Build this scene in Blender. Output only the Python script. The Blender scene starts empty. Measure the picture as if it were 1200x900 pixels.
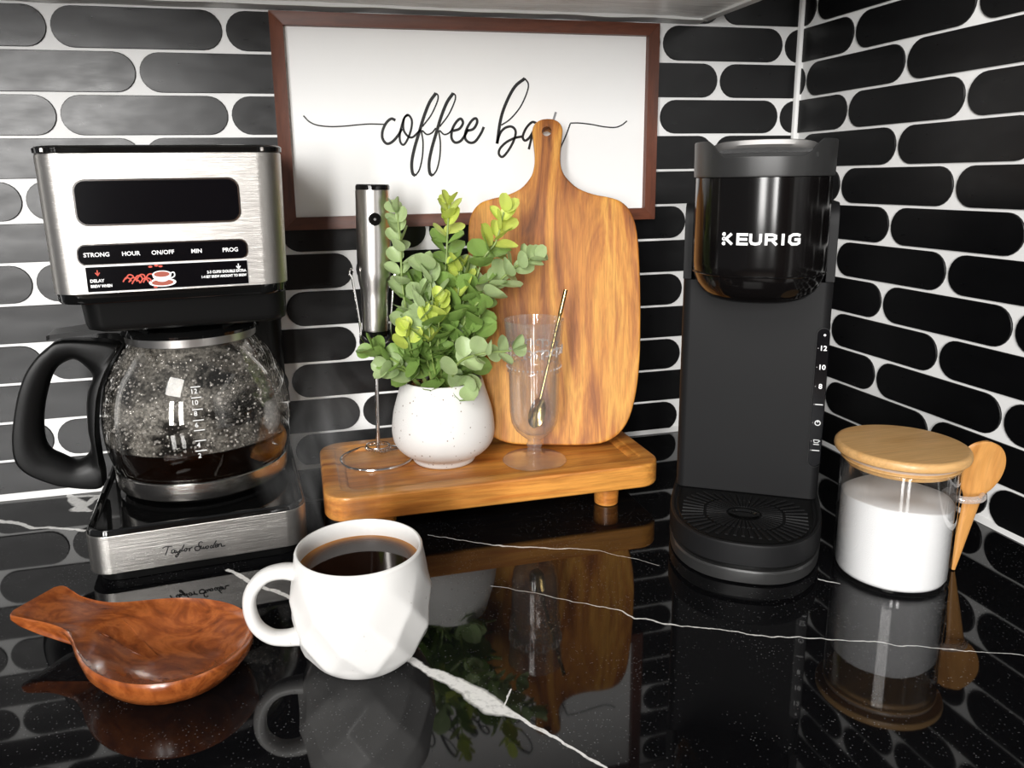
import bpy, bmesh, math, random
from mathutils import Vector, Matrix, noise
random.seed(7)
PI = math.pi
SC = bpy.context.scene
COL = SC.collection

# ---------------------------------------------------------------- camera
cd = bpy.data.cameras.new('camera'); cam = bpy.data.objects.new('camera', cd); COL.objects.link(cam)
yaw, pit, rol = math.radians(14.001), math.radians(12.325), math.radians(-.9617)
fwd = Vector((math.sin(yaw)*math.cos(pit), math.cos(yaw)*math.cos(pit), -math.sin(pit)))
rgt = Vector((math.cos(yaw), -math.sin(yaw), 0)); upv = rgt.cross(fwd)
r2 = math.cos(rol)*rgt+math.sin(rol)*upv; u2 = -math.sin(rol)*rgt+math.cos(rol)*upv
M = Matrix((( r2.x, u2.x, -fwd.x, -.54059), (r2.y, u2.y, -fwd.y, -.77168), (r2.z, u2.z, -fwd.z, .28722), (0, 0, 0, 1)))
cam.matrix_world = M
cd.sensor_width = 36; cd.lens = 904.28/1200*36; cd.shift_x = 23.54/1200; cd.shift_y = -44.06/1200; cd.clip_start = .02
SC.camera = cam

# ---------------------------------------------------------------- light and exposure
SC.view_settings.view_transform = 'Standard'; SC.view_settings.look = 'None'; SC.view_settings.gamma = 1
SC.view_settings.exposure = 0.0
wd = bpy.data.worlds.new('world'); SC.world = wd; wd.use_nodes = True
wd.node_tree.nodes['Background'].inputs[0].default_value = (.93, .95, 1, 1)
wd.node_tree.nodes['Background'].inputs[1].default_value = .21
def area(name, loc, target, sx, sy, power, color=(1, 1, 1)):
    l = bpy.data.lights.new(name, 'AREA'); l.shape = 'RECTANGLE'; l.size = sx; l.size_y = sy; l.energy = power; l.color = color
    o = bpy.data.objects.new(name, l); COL.objects.link(o); o.location = loc
    o.rotation_euler = (Vector(target)-Vector(loc)).to_track_quat('-Z', 'Y').to_euler()
    return o
for wx, wy in ((-2.55, -4.05), (-1.75, -4.45)):     # the two tall panes of the window across the kitchen
    area('window_light', (wx, wy, .80), (-.45, -.1, .2), .38, 1.7, 112, (1, .985, .965))
area('ceiling_light', (-1.35, -1.75, 1.3), (-.3, -.2, .1), .7, .7, 26, (1, .975, .94))

# ---------------------------------------------------------------- materials
def mat(name, col=(.8, .8, .8), rough=.5, metal=0, **kw):
    m = bpy.data.materials.new(name); m.use_nodes = True; b = m.node_tree.nodes['Principled BSDF']
    b.inputs['Base Color'].default_value = (*col, 1); b.inputs['Roughness'].default_value = rough; b.inputs['Metallic'].default_value = metal
    for k, v in kw.items(): b.inputs[k.replace('_', ' ')].default_value = v
    return m
def nt(m): return m.node_tree.nodes, m.node_tree.links, m.node_tree.nodes['Principled BSDF']
def node(m, t, **kw):
    n = m.node_tree.nodes.new(t)
    for k, v in kw.items():
        if k.startswith('i_'): n.inputs[k[2:].replace('_', ' ')].default_value = v
        else: setattr(n, k, v)
    return n
def coords(m, scale=(1, 1, 1), rot=(0, 0, 0), kind='Object'):
    tc = node(m, 'ShaderNodeTexCoord'); mp = node(m, 'ShaderNodeMapping')
    mp.inputs['Scale'].default_value = scale; mp.inputs['Rotation'].default_value = rot
    m.node_tree.links.new(tc.outputs[kind], mp.inputs['Vector']); return mp.outputs[0]
def ramp(m, fac, stops, interp='LINEAR'):
    r = node(m, 'ShaderNodeValToRGB'); e = r.color_ramp; e.interpolation = interp
    while len(e.elements) < len(stops): e.elements.new(.5)
    for el, (p, c) in zip(e.elements, stops): el.position = p; el.color = (*c, 1) if len(c) == 3 else c
    m.node_tree.links.new(fac, r.inputs[0]); return r.outputs[0]
def bump(m, h, strength=.2, dist=.001):
    N, L, b = nt(m); bp = node(m, 'ShaderNodeBump'); bp.inputs['Strength'].default_value = strength; bp.inputs['Distance'].default_value = dist
    L.new(h, bp.inputs['Height']); L.new(bp.outputs[0], b.inputs['Normal'])
def noise_tex(m, vec, scale=5, detail=4, rough=.5, dist=0):
    n = node(m, 'ShaderNodeTexNoise'); n.inputs['Scale'].default_value = scale; n.inputs['Detail'].default_value = detail
    n.inputs['Roughness'].default_value = rough; n.inputs['Distortion'].default_value = dist; m.node_tree.links.new(vec, n.inputs['Vector']); return n.outputs[0]
def mixc(m, fac, a, b, mode='MIX'):
    n = node(m, 'ShaderNodeMix', data_type='RGBA', blend_type=mode)
    for s, v in ((n.inputs[0], fac), (n.inputs[6], a), (n.inputs[7], b)):
        if hasattr(v, 'links') or hasattr(v, 'node'): m.node_tree.links.new(v, s)
        elif isinstance(v, (int, float)): s.default_value = v
        else: s.default_value = (*v, 1)
    return n.outputs[2]
def math_n(m, op, a, b=None, c=None, clamp=False):
    n = node(m, 'ShaderNodeMath', operation=op, use_clamp=clamp)
    for s, v in zip(n.inputs, (a, b, c)):
        if v is None: continue
        if isinstance(v, (int, float)): s.default_value = v
        else: m.node_tree.links.new(v, s)
    return n.outputs[0]

def wood(name, stops, grain=(60, 60, 5), big=(7, 7, 1.6), rough=.42, fine=.35, coat=0, rot=(0, 0, 0), dist=1.2):
    m = mat(name, rough=rough, Coat_Weight=coat, Coat_Roughness=.15); N, L, b = nt(m)
    a = noise_tex(m, coords(m, big, rot), 3, 5, .55, dist)
    base = ramp(m, a, stops)
    g = noise_tex(m, coords(m, grain, rot), 6, 6, .65, .4)
    gg = ramp(m, g, [(.3, (1-fine,)*3), (.6, (1, 1, 1))])
    L.new(mixc(m, 1.0, base, gg, 'MULTIPLY'), b.inputs['Base Color']); bump(m, g, .12, .0006)
    return m

MT = {}
MT['tile'] = mat('black_tile', (.003, .003, .0034), .27, Specular_IOR_Level=.36)
_n = noise_tex(MT['tile'], coords(MT['tile'], (6, 6, 12)), 3, 1.5, .4)
bump(MT['tile'], _n, .35, .002)
_r = noise_tex(MT['tile'], coords(MT['tile'], (10, 10, 30)), 3, 4, .55)
nt(MT['tile'])[1].new(ramp(MT['tile'], _r, [(.3, (.26,)*3), (.7, (.36,)*3)]), nt(MT['tile'])[2].inputs['Roughness'])
MT['grout'] = mat('white_grout', (.88, .88, .87), .85)
bump(MT['grout'], noise_tex(MT['grout'], coords(MT['grout'], (300, 300, 300)), 5, 3), .2, .0004)
MT['caulk'] = mat('white_caulk', (.82, .82, .81), .4)
MT['cab'] = mat('white_laminate_film', (.72, .72, .71), .22)
_c = noise_tex(MT['cab'], coords(MT['cab'], (3, 12, 3)), 2.2, 5, .6, 1.2)
nt(MT['cab'])[1].new(ramp(MT['cab'], _c, [(.3, (.72, .72, .71)), (.5, (.92, .92, .91)), (.7, (.82, .82, .81))]), nt(MT['cab'])[2].inputs['Base Color'])
bump(MT['cab'], _c, .5, .006)
MT['steel'] = mat('brushed_steel', (.49, .47, .445), .34, 1)
_s = noise_tex(MT['steel'], coords(MT['steel'], (4, 4, 900)), 3, 3, .6)
bump(MT['steel'], _s, .55, .0003)
MT['steel_v'] = mat('satin_steel', (.70, .675, .65), .3, 1)
bump(MT['steel_v'], noise_tex(MT['steel_v'], coords(MT['steel_v'], (700, 700, 6)), 3, 3, .6), .06, .0003)
MT['band_steel'] = mat('polished_band_steel', (.74, .71, .67), .2, 1)
bump(MT['band_steel'], noise_tex(MT['band_steel'], coords(MT['band_steel'], (6, 6, 900)), 3, 3, .6), .3, .0003)
MT['chrome'] = mat('chrome', (.78, .77, .76), .12, 1)
MT['gloss_black'] = mat('gloss_black_plastic', (.004, .004, .004), .06)
MT['display'] = mat('display_glass', (.002, .002, .003), .12, Specular_IOR_Level=.35)
MT['satin_black'] = mat('satin_black_plastic', (.004, .004, .004), .36, Specular_IOR_Level=.2)
MT['matte_black'] = mat('matte_black_plastic', (.009, .009, .0095), .5, Specular_IOR_Level=.15)
bump(MT['matte_black'], noise_tex(MT['matte_black'], coords(MT['matte_black'], (900,)*3), 3, 2), .1, .0002)
MT['lid_grey'] = mat('grey_black_plastic', (.022, .022, .022), .38, Specular_IOR_Level=.4)
MT['silver_plastic'] = mat('silver_plastic', (.20, .195, .19), .42, .6)
MT['smoke'] = mat('smoked_black_glass', (.0035, .003, .003), .12, Specular_IOR_Level=.25)
MT['ink'] = mat('black_print', (.006, .006, .006), .5)
MT['peg'] = mat('grey_print', (.25, .25, .26), .5)
MT['white_print'] = mat('white_print', (.85, .85, .85), .5)
MT['red_print'] = mat('red_print', (.55, .06, .03), .5)
MT['brown_print'] = mat('brown_print', (.32, .06, .03), .5)
MT['sign_white'] = mat('sign_white_paint', (.93, .93, .92), .55)
bump(MT['sign_white'], noise_tex(MT['sign_white'], coords(MT['sign_white'], (200,)*3), 3, 3), .08, .0004)
MT['ceramic'] = mat('white_ceramic', (.71, .70, .68), .35, Coat_Weight=.25, Coat_Roughness=.15)
_v = noise_tex(MT['ceramic'], coords(MT['ceramic'], (1,)*3), 260, 2, .5)
nt(MT['ceramic'])[1].new(ramp(MT['ceramic'], _v, [(.22, (.42, .40, .37)), (.26, (.71, .70, .68))]), nt(MT['ceramic'])[2].inputs['Base Color'])
MT['pot'] = mat('speckled_white_pot', (.8, .79, .77), .5)
_v = node(MT['pot'], 'ShaderNodeTexVoronoi'); _v.inputs['Scale'].default_value = 230
nt(MT['pot'])[1].new(coords(MT['pot']), _v.inputs['Vector'])
_n2 = noise_tex(MT['pot'], coords(MT['pot'], (1,)*3), 140, 3, .6)
_a = math_n(MT['pot'], 'LESS_THAN', _v.outputs['Distance'], .17); _b = math_n(MT['pot'], 'GREATER_THAN', _n2, .53)
nt(MT['pot'])[1].new(mixc(MT['pot'], math_n(MT['pot'], 'MULTIPLY', _a, _b), (.72, .71, .69), (.27, .22, .18)), nt(MT['pot'])[2].inputs['Base Color'])
MT['soil'] = mat('dark_soil', (.03, .018, .01), .9)
MT['gravel'] = mat('terracotta_gravel', (.48, .19, .07), .75)
MT['stem'] = mat('green_stem', (.20, .28, .07), .5)
def leafmat(name, c1, c2):
    m = mat(name, c1, .42, Subsurface_Weight=.08, Subsurface_Radius=(.004, .006, .002)); N, L, b = nt(m)
    L.new(ramp(m, noise_tex(m, coords(m, (90,)*3), 2, 3), [(.35, c1), (.65, c2)]), b.inputs['Base Color'])
    t = node(m, 'ShaderNodeBsdfTranslucent'); t.inputs[0].default_value = (c2[0]*1.2, c2[1]*1.2, c2[2], 1)
    x = node(m, 'ShaderNodeMixShader'); x.inputs[0].default_value = .18
    out = [n for n in N if n.type == 'OUTPUT_MATERIAL'][0]
    L.new(b.outputs[0], x.inputs[1]); L.new(t.outputs[0], x.inputs[2]); L.new(x.outputs[0], out.inputs[0]); return m
MT['leaf_grey'] = leafmat('grey_green_leaf', (.26, .38, .16), (.50, .60, .32))
MT['leaf_green'] = leafmat('green_leaf', (.12, .24, .045), (.30, .43, .12))
MT['leaf_lime'] = leafmat('lime_leaf', (.45, .58, .08), (.72, .78, .20))
def glassmat(name, col=(.985, .985, .985), f0=.06, rough=.02, haze=0):   # thin clear wall: mostly transparent, mirror-like towards grazing
    m = mat(name); N, L, b = nt(m); N.remove(b)
    t = node(m, 'ShaderNodeBsdfTransparent'); t.inputs[0].default_value = (*col, 1)
    g = node(m, 'ShaderNodeBsdfGlossy'); g.inputs['Roughness'].default_value = rough
    lw = node(m, 'ShaderNodeLayerWeight'); lw.inputs['Blend'].default_value = .5
    f = math_n(m, 'MULTIPLY_ADD', math_n(m, 'POWER', lw.outputs['Facing'], 2.6), .85, f0, clamp=True)
    x = node(m, 'ShaderNodeMixShader'); L.new(f, x.inputs[0]); L.new(t.outputs[0], x.inputs[1]); L.new(g.outputs[0], x.inputs[2])
    out = [n for n in N if n.type == 'OUTPUT_MATERIAL'][0]; last = x
    if haze:                                     # white diffuse mixed in to paint brightly lit glass, stronger where seen edge on
        d = node(m, 'ShaderNodeBsdfDiffuse'); d.inputs[0].default_value = (.95, .92, .90, 1); y = node(m, 'ShaderNodeMixShader')
        L.new(math_n(m, 'MULTIPLY_ADD', math_n(m, 'POWER', lw.outputs['Facing'], 2.0), haze*3, haze, clamp=True), y.inputs[0]); L.new(x.outputs[0], y.inputs[1]); L.new(d.outputs[0], y.inputs[2]); last = y
    L.new(last.outputs[0], out.inputs[0]); return m
MT['glass'] = glassmat('clear_glass')
MT['cut_glass'] = glassmat('embossed_glass', (.99, .98, .97), .14, .05, .14)
MT['drink_glass'] = glassmat('drinking_glass', (.995, .99, .985), .07, .02, .032)
MT['carafe_glass'] = glassmat('carafe_glass', (.96, .95, .93), .032)
MT['fog'] = mat('condensation', (.55, .53, .50), .6)
_N, _L, _b = nt(MT['fog'])
_t = noise_tex(MT['fog'], coords(MT['fog'], (22, 22, 30)), 1.6, 5, .65, .6); _d = noise_tex(MT['fog'], coords(MT['fog'], (1, 1, 1)), 480, 2, .5)
_f = math_n(MT['fog'], 'MULTIPLY', ramp(MT['fog'], _t, [(.40, (.02,)*3), (.62, (.42,)*3)]), ramp(MT['fog'], _d, [(.35, (.35,)*3), (.6, (1,)*3)]))
_L.new(_f, _b.inputs['Alpha'])
MT['coffee'] = mat('black_coffee', (.004, .0016, .0007), .03, IOR=1.33)
MT['coffee_top'] = mat('coffee_surface', (.02, .008, .003), .04, IOR=1.33)
_g = node(MT['coffee_top'], 'ShaderNodeTexGradient', gradient_type='SPHERICAL')
nt(MT['coffee_top'])[1].new(coords(MT['coffee_top'], (1/.0372, 1/.0372, 0)), _g.inputs[0])
nt(MT['coffee_top'])[1].new(ramp(MT['coffee_top'], _g.outputs[0], [(0, (.42, .19, .045)), (.05, (.30, .12, .025)), (.16, (.07, .026, .008)), (.30, (.012, .005, .003))]), nt(MT['coffee_top'])[2].inputs['Base Color'])
MT['sugar'] = mat('white_sugar', (.88, .88, .88), .9)
bump(MT['sugar'], noise_tex(MT['sugar'], coords(MT['sugar'], (1,)*3), 1600, 2), .5, .0006)
MT['brass'] = mat('brass', (.52, .39, .17), .2, 1)
MT['seal'] = mat('clear_silicone_seal', (.75, .60, .48), .25, Transmission_Weight=.35)
MT['frame_wood'] = wood('reddish_walnut', [(.3, (.085, .026, .013)), (.55, (.15, .045, .022)), (.75, (.11, .032, .016))], (10, 60, 60), (2, 9, 9), .45, .3)
MT['frame_wood_v'] = wood('reddish_walnut_upright', [(.3, (.085, .026, .013)), (.55, (.15, .045, .022)), (.75, (.11, .032, .016))], (60, 60, 8), (9, 9, 2), .45, .3)
MT['tray_wood'] = wood('acacia_tray_wood', [(.28, (.27, .08, .013)), (.43, (.52, .185, .032)), (.58, (.70, .31, .062)), (.75, (.36, .115, .02))], (5, 70, 70), (1.3, 11, 11), .36, .35, .15)
MT['board_wood'] = wood('acacia_board_wood', [(.31, (.16, .050, .012)), (.41, (.35, .115, .023)), (.49, (.54, .215, .038)), (.58, (.70, .335, .062)), (.72, (.42, .15, .028))], (110, 110, 7), (9, 9, 1.6), .5, .36, 0, (0, .1, 0), 1.6)
MT['board_wood'].node_tree.nodes['Principled BSDF'].inputs['Specular IOR Level'].default_value = .3
MT['rest_wood'] = wood('oiled_red_wood', [(.25, (.10, .022, .006)), (.45, (.24, .058, .012)), (.6, (.36, .10, .022)), (.78, (.19, .042, .009))], (30, 40, 40), (10, 16, 16), .26, .18, .5, (0, 0, .7), 2.6)
MT['bamboo'] = wood('bamboo', [(.3, (.55, .30, .105)), (.5, (.66, .39, .155)), (.7, (.60, .33, .12))], (5, 90, 90), (2, 16, 16), .4, .22, .1, (0, 0, .5))
MT['spoon_wood'] = wood('spoon_bamboo', [(.3, (.42, .17, .035)), (.5, (.60, .29, .08)), (.7, (.50, .22, .05))], (60, 60, 6), (10, 10, 3), .38, .22, .1)

# ---------------------------------------------------------------- mesh helpers
def finish(bm, smooth=38):
    bmesh.ops.remove_doubles(bm, verts=bm.verts, dist=1e-7)
    bmesh.ops.recalc_face_normals(bm, faces=bm.faces)
    for f in bm.faces: f.smooth = True
    for e in bm.edges:
        if len(e.link_faces) == 2 and e.calc_face_angle(0) > math.radians(smooth): e.smooth = False
def obj(name, bm, m, parent=None, loc=None, rot=None, smooth=38, label=None):
    if isinstance(bm, bmesh.types.BMesh):
        finish(bm, smooth); me = bpy.data.meshes.new(name); bm.to_mesh(me); bm.free()
    else: me = bm
    if m is not None and len(me.materials) == 0: me.materials.append(MT[m] if isinstance(m, str) else m)
    o = bpy.data.objects.new(name, me); COL.objects.link(o); o.parent = parent
    if loc: o.location = loc
    if rot: o.rotation_euler = rot
    if 12 < len(me.polygons) < 4000:
        w = o.modifiers.new('face_area_normals', 'WEIGHTED_NORMAL'); w.keep_sharp = True; w.weight = 80
    if label: o['label'] = label
    return o
def thing(name, label, cat, loc=(0, 0, 0), rz=0, group=None, rot=None):
    o = bpy.data.objects.new(name, None); COL.objects.link(o); o.location = loc; o.rotation_euler = rot or (0, 0, math.radians(rz))
    o['label'] = label; o['category'] = cat; o.empty_display_size = .02
    if group: o['group'] = group
    return o
def struct(o): o['kind'] = 'structure'; return o
def new(): return bmesh.new()
def loft(bm, rings, cap0=True, cap1=True, closed=True):
    V = [[bm.verts.new(p) for p in r] for r in rings]
    n = len(V[0])
    for a, b in zip(V, V[1:]):
        for i in range(n if closed else n-1):
            j = (i+1) % n; bm.faces.new((a[i], a[j], b[j], b[i]))
    if cap0: bm.faces.new(V[0][::-1])
    if cap1: bm.faces.new(V[-1])
    return V
def rr(hx0, hx1, y0, y1, r, z, k=6):          # rounded rectangle ring in plan
    r = max(min(r, (hx1-hx0)/2-1e-5, (y1-y0)/2-1e-5), 1e-5); out = []
    for cx, cy, a0 in ((hx1-r, y1-r, 0), (hx0+r, y1-r, 90), (hx0+r, y0+r, 180), (hx1-r, y0+r, 270)):
        for i in range(k+1):
            a = math.radians(a0+90*i/k); out.append((cx+r*math.cos(a), cy+r*math.sin(a), z))
    return out
def rbox(bm, x0, x1, y0, y1, z0, z1, r=.003, b=.001, k=6):   # upright rounded prism with bevelled rims
    R = []
    for z, d in ((z0, b), (z0+b*.3, b*.3), (z0+b, 0), (z1-b, 0), (z1-b*.3, b*.3), (z1, b)):
        R.append(rr(x0+d, x1-d, y0+d, y1-d, r-d if r > d else 1e-4, z, k))
    loft(bm, R)
def panel(bm, x0, x1, z0, z1, y, t, r=.003, k=6, b=.0004):   # rounded plate lying on a front face: front at y-t
    def ring(d, yy): return [(p[0], yy, p[1]) for p in rr(x0+d, x1-d, z0+d, z1-d, r-d, 0, k)]
    loft(bm, [ring(0, y), ring(0, y-t+b), ring(b, y-t)])
def lathe(bm, prof, n=48, cx=0, cy=0, sx=1, sy=1):
    V = []
    for r, z in prof:
        if r < 1e-6: V.append([bm.verts.new((cx, cy, z))])
        else: V.append([bm.verts.new((cx+sx*r*math.cos(2*PI*i/n), cy+sy*r*math.sin(2*PI*i/n), z)) for i in range(n)])
    for a, b in zip(V, V[1:]):
        for i in range(n):
            j = (i+1) % n
            if len(a) == 1 and len(b) == 1: continue
            if len(a) == 1: bm.faces.new((a[0], b[j], b[i]))
            elif len(b) == 1: bm.faces.new((a[i], a[j], b[0]))
            else: bm.faces.new((a[i], a[j], b[j], b[i]))
def crom(pts, k=6, closed=False):
    P = [Vector(p) for p in pts]; n = len(P); out = []
    for i in range(n if closed else n-1):
        p0 = P[(i-1) % n] if closed or i > 0 else P[0]*2-P[1]; p1 = P[i]; p2 = P[(i+1) % n]
        p3 = P[(i+2) % n] if closed or i+2 < n else P[-1]*2-P[-2]
        for j in range(k):
            t = j/k; out.append(.5*((2*p1)+(p2-p0)*t+(2*p0-5*p1+4*p2-p3)*t*t+(3*p1-p0-3*p2+p3)*t**3))
    if not closed: out.append(P[-1])
    return out
def tube(bm, pts, r, n=10, closed=False, cap=True):
    P = [Vector(p) for p in pts]; N = len(P); rad = r if hasattr(r, '__len__') else [r]*N
    T = [(P[(i+1) % N]-P[i-1] if closed else P[min(i+1, N-1)]-P[max(i-1, 0)]).normalized() for i in range(N)]
    u = T[0].orthogonal().normalized(); rings = []
    for i in range(N):
        u = (u-T[i]*u.dot(T[i])).normalized(); w = T[i].cross(u)
        rings.append([P[i]+(u*math.cos(2*PI*a/n)+w*math.sin(2*PI*a/n))*rad[i] for a in range(n)])
    if closed:                                   # match the twist of the last ring to the first
        d = min(range(n), key=lambda s: (rings[-1][s]-rings[0][0]).length)
        V = [[bm.verts.new(p) for p in R] for R in rings]
        for a in range(N-1):
            for i in range(n): j = (i+1) % n; bm.faces.new((V[a][i], V[a][j], V[a+1][j], V[a+1][i]))
        for i in range(n): j = (i+1) % n; bm.faces.new((V[-1][(i+d) % n], V[-1][(j+d) % n], V[0][j], V[0][i]))
    else: loft(bm, rings, cap, cap)
def stroke(bm, pts, w, y, t=.0003, k=6):        # raised line of lettering on a front face; pts are (x, z)
    C = crom([(p[0], 0, p[1]) for p in pts], k) if k > 1 and len(pts) > 2 else [Vector((p[0], 0, p[1])) for p in pts]
    C = [c for i, c in enumerate(C) if i == 0 or (c-C[i-1]).length > 1e-6]
    A = []
    for i, c in enumerate(C):
        d = (C[min(i+1, len(C)-1)]-C[max(i-1, 0)]).normalized(); s = Vector((-d.z, 0, d.x))*w/2
        A.append((c+s, c-s))
    R = [[(a.x, y, a.z), (a.x, y-t, a.z), (b.x, y-t, b.z), (b.x, y, b.z)] for a, b in A]
    loft(bm, R)
def text(bm_name, s, size, x, z, y, m, parent, align='CENTER', bold=0, ang=0, name='lettering', sx=1, axis=None):
    cu = bpy.data.curves.new('t', 'FONT'); cu.body = s; cu.size = size; cu.align_x = align; cu.align_y = 'CENTER'; cu.extrude = .00012; cu.offset = bold; cu.resolution_u = 3
    o = bpy.data.objects.new('t', cu); COL.objects.link(o)
    dg = bpy.context.evaluated_depsgraph_get(); dg.update()
    me = bpy.data.meshes.new_from_object(o.evaluated_get(dg)); bpy.data.objects.remove(o); bpy.data.curves.remove(cu)
    me.materials.clear(); me.materials.append(MT[m])
    q = bpy.data.objects.new(name, me); COL.objects.link(q); q.parent = parent
    q.location = (x, y-.00008, z); q.rotation_euler = (PI/2, ang, 0); q.scale = (sx, 1, 1)
    return q

# ---------------------------------------------------------------- setting
RP, TL = .0365, .14235          # tile row pitch and tile length pitch (m)
TOPZ = .438
def plane_box(name, x0, x1, y0, y1, z0, z1, m):
    bm = new(); rbox(bm, x0, x1, y0, y1, z0, z1, .0002, .0001, 1); return struct(obj(name, bm, m))
wb = plane_box('wall_back', -1.5, .06, 0, .06, -.9, .62, 'grout')
wr = plane_box('wall_right', 0, .06, -1.5, 0, -.9, .62, 'grout')
TILE_T = .0016
def tile_outline(l, r, cut0=None, cut1=None, n=12):
    h = .0170; pts = []
    for i in range(n+1):
        a = -PI/2+PI*i/n; pts.append((r-h+h*math.cos(a), h*math.sin(a)))
    for i in range(n+1):
        a = PI/2+PI*i/n; pts.append((l+h+h*math.cos(a), h*math.sin(a)))
    def clip(pts, lim, keep_less):
        out = []
        for i, p in enumerate(pts):
            q = pts[(i+1) % len(pts)]; ip = (p[0] <= lim) == keep_less; iq = (q[0] <= lim) == keep_less
            if ip: out.append(p)
            if ip != iq:
                t = (lim-p[0])/(q[0]-p[0]); out.append((lim, p[1]+t*(q[1]-p[1])))
        return out
    if cut1 is not None and r > cut1: pts = clip(pts, cut1, True)
    if cut0 is not None and l < cut0: pts = clip(pts, cut0, False)
    return pts
def tile_mesh(pts):
    bm = new(); cx = sum(p[0] for p in pts)/len(pts)
    def ring(d, y): return [(p[0]+(-d if p[0] > cx else d), y, p[1]*(1-d/.0170)) for p in pts]
    loft(bm, [ring(0, 0), ring(0, -TILE_T+.0004), ring(.0004, -TILE_T)], False, True)
    finish(bm, 25); me = bpy.data.meshes.new('tile'); bm.to_mesh(me); bm.free(); me.materials.append(MT['tile']); return me
FULL = tile_mesh(tile_outline(-TL/2+.0016, TL/2-.0016))
def tiles(wall, offs, lo, hi, rows, place):
    for k in rows:
        off = offs[k]*RP; zc = TOPZ-(k-.5)*RP+(0 if k else 0)
        n = int((lo-off)/TL)-2
        while off+n*TL < hi:
            l, r = off+n*TL+.0016, off+(n+1)*TL-.0016
            if r > lo+.004 and l < hi-.004:
                if l >= lo and r <= hi: me, c = FULL, (l+r)/2
                else:
                    me = tile_mesh(tile_outline(l, r, lo, hi)); c = 0
                o = bpy.data.objects.new('tile', me); COL.objects.link(o); o.parent = wall; place(o, c, zc)
            n += 1
BO = {-2: -.6, -1: -2.6, 0: -2.66, 1: -.58, 2: -2.65, 3: -.61, 4: -2.72, 5: -1.61, 6: -3.51, 7: -1.64, 8: -3.54, 9: -1.66, 10: -3.53, 11: -1.66, 12: -3.56}
RO = {-2: -.6, -1: -2.4, 0: -.68, 1: -2.35, 2: -.39, 3: -2.31, 4: -.34, 5: -2.26, 6: -.35, 7: -2.31, 8: -.33, 9: -2.32, 10: -.34, 11: -2.29, 12: -.25}
def pb(o, c, z): o.location = (c, 0, z)
def pr_(o, c, z): o.location = (0, c, z); o.rotation_euler = (0, 0, -PI/2)
tiles(wb, BO, -1.12, -.0034, range(-1, 13), pb)
# on the right wall the tile meshes are turned so their front looks to -x: local +x runs to world -y
tiles(wr, {k: -((v % 3.9)) for k, v in RO.items()}, 0, 0, [], pr_)
for k in range(-2, 13):
    zc = TOPZ-(k-.5)*RP; off = (-RO[k])*RP
    n = -1
    while off+n*TL < .90:
        l, r = off+n*TL+.0016, off+(n+1)*TL-.0016; lo = .0034
        if r > lo+.004:
            if l >= lo: me, c = FULL, (l+r)/2
            else: me, c = tile_mesh(tile_outline(l, r, lo, None)), 0
            o = bpy.data.objects.new('tile', me); COL.objects.link(o); o.parent = wr
            o.location = (0, -c, zc); o.rotation_euler = (0, 0, -PI/2)
        n += 1
bm = new(); loft(bm, [[(-.0062, .001, z), (-.0056, -.0036, z), (-.0036, -.0056, z), (.001, -.0062, z), (.001, .001, z)] for z in (0, .2, .4, .62)])
struct(obj('trim_1', bm, 'caulk'))
bm = new(); rings = []
for i in range(60):
    x = -1.5+1.5*i/59; w = .0042+.0012*noise.noise((x*9, 0, 0))+(.0015 if x < -.62 else 0)
    rings.append([(x, .001, 0), (x, -w-TILE_T, .0001), (x, -w*.5-TILE_T, w*.5), (x, .001, w+.001)])
loft(bm, rings); struct(obj('trim_2', bm, 'caulk'))
bm = new(); rings = []
for i in range(60):
    y = -.02-1.4*i/59; w = .004+.001*noise.noise((y*9, 3, 0))
    rings.append([(.001, y, 0), (-w-TILE_T, y, .0001), (-w*.5-TILE_T, y, w*.5), (.001, y, w+.001)])
loft(bm, rings); struct(obj('trim_3', bm, 'caulk'))

# counter: polished black stone with white veins and tiny flecks
m = mat('black_veined_stone', (.004, .004, .0045), .035, IOR=1.42); MT['stone'] = m; N, L, b = nt(m)
vec = coords(m)
dn = node(m, 'ShaderNodeTexNoise'); dn.inputs['Scale'].default_value = 55; dn.inputs['Detail'].default_value = 5; L.new(vec, dn.inputs['Vector'])
sub = node(m, 'ShaderNodeVectorMath', operation='SUBTRACT'); L.new(dn.outputs['Color'], sub.inputs[0]); sub.inputs[1].default_value = (.5, .5, .5)
scl = node(m, 'ShaderNodeVectorMath', operation='SCALE'); L.new(sub.outputs[0], scl.inputs[0]); scl.inputs['Scale'].default_value = .009
add = node(m, 'ShaderNodeVectorMath', operation='ADD'); L.new(vec, add.inputs[0]); L.new(scl.outputs[0], add.inputs[1])
flat = node(m, 'ShaderNodeVectorMath', operation='MULTIPLY'); L.new(add.outputs[0], flat.inputs[0]); flat.inputs[1].default_value = (1, 1, 0)
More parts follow.
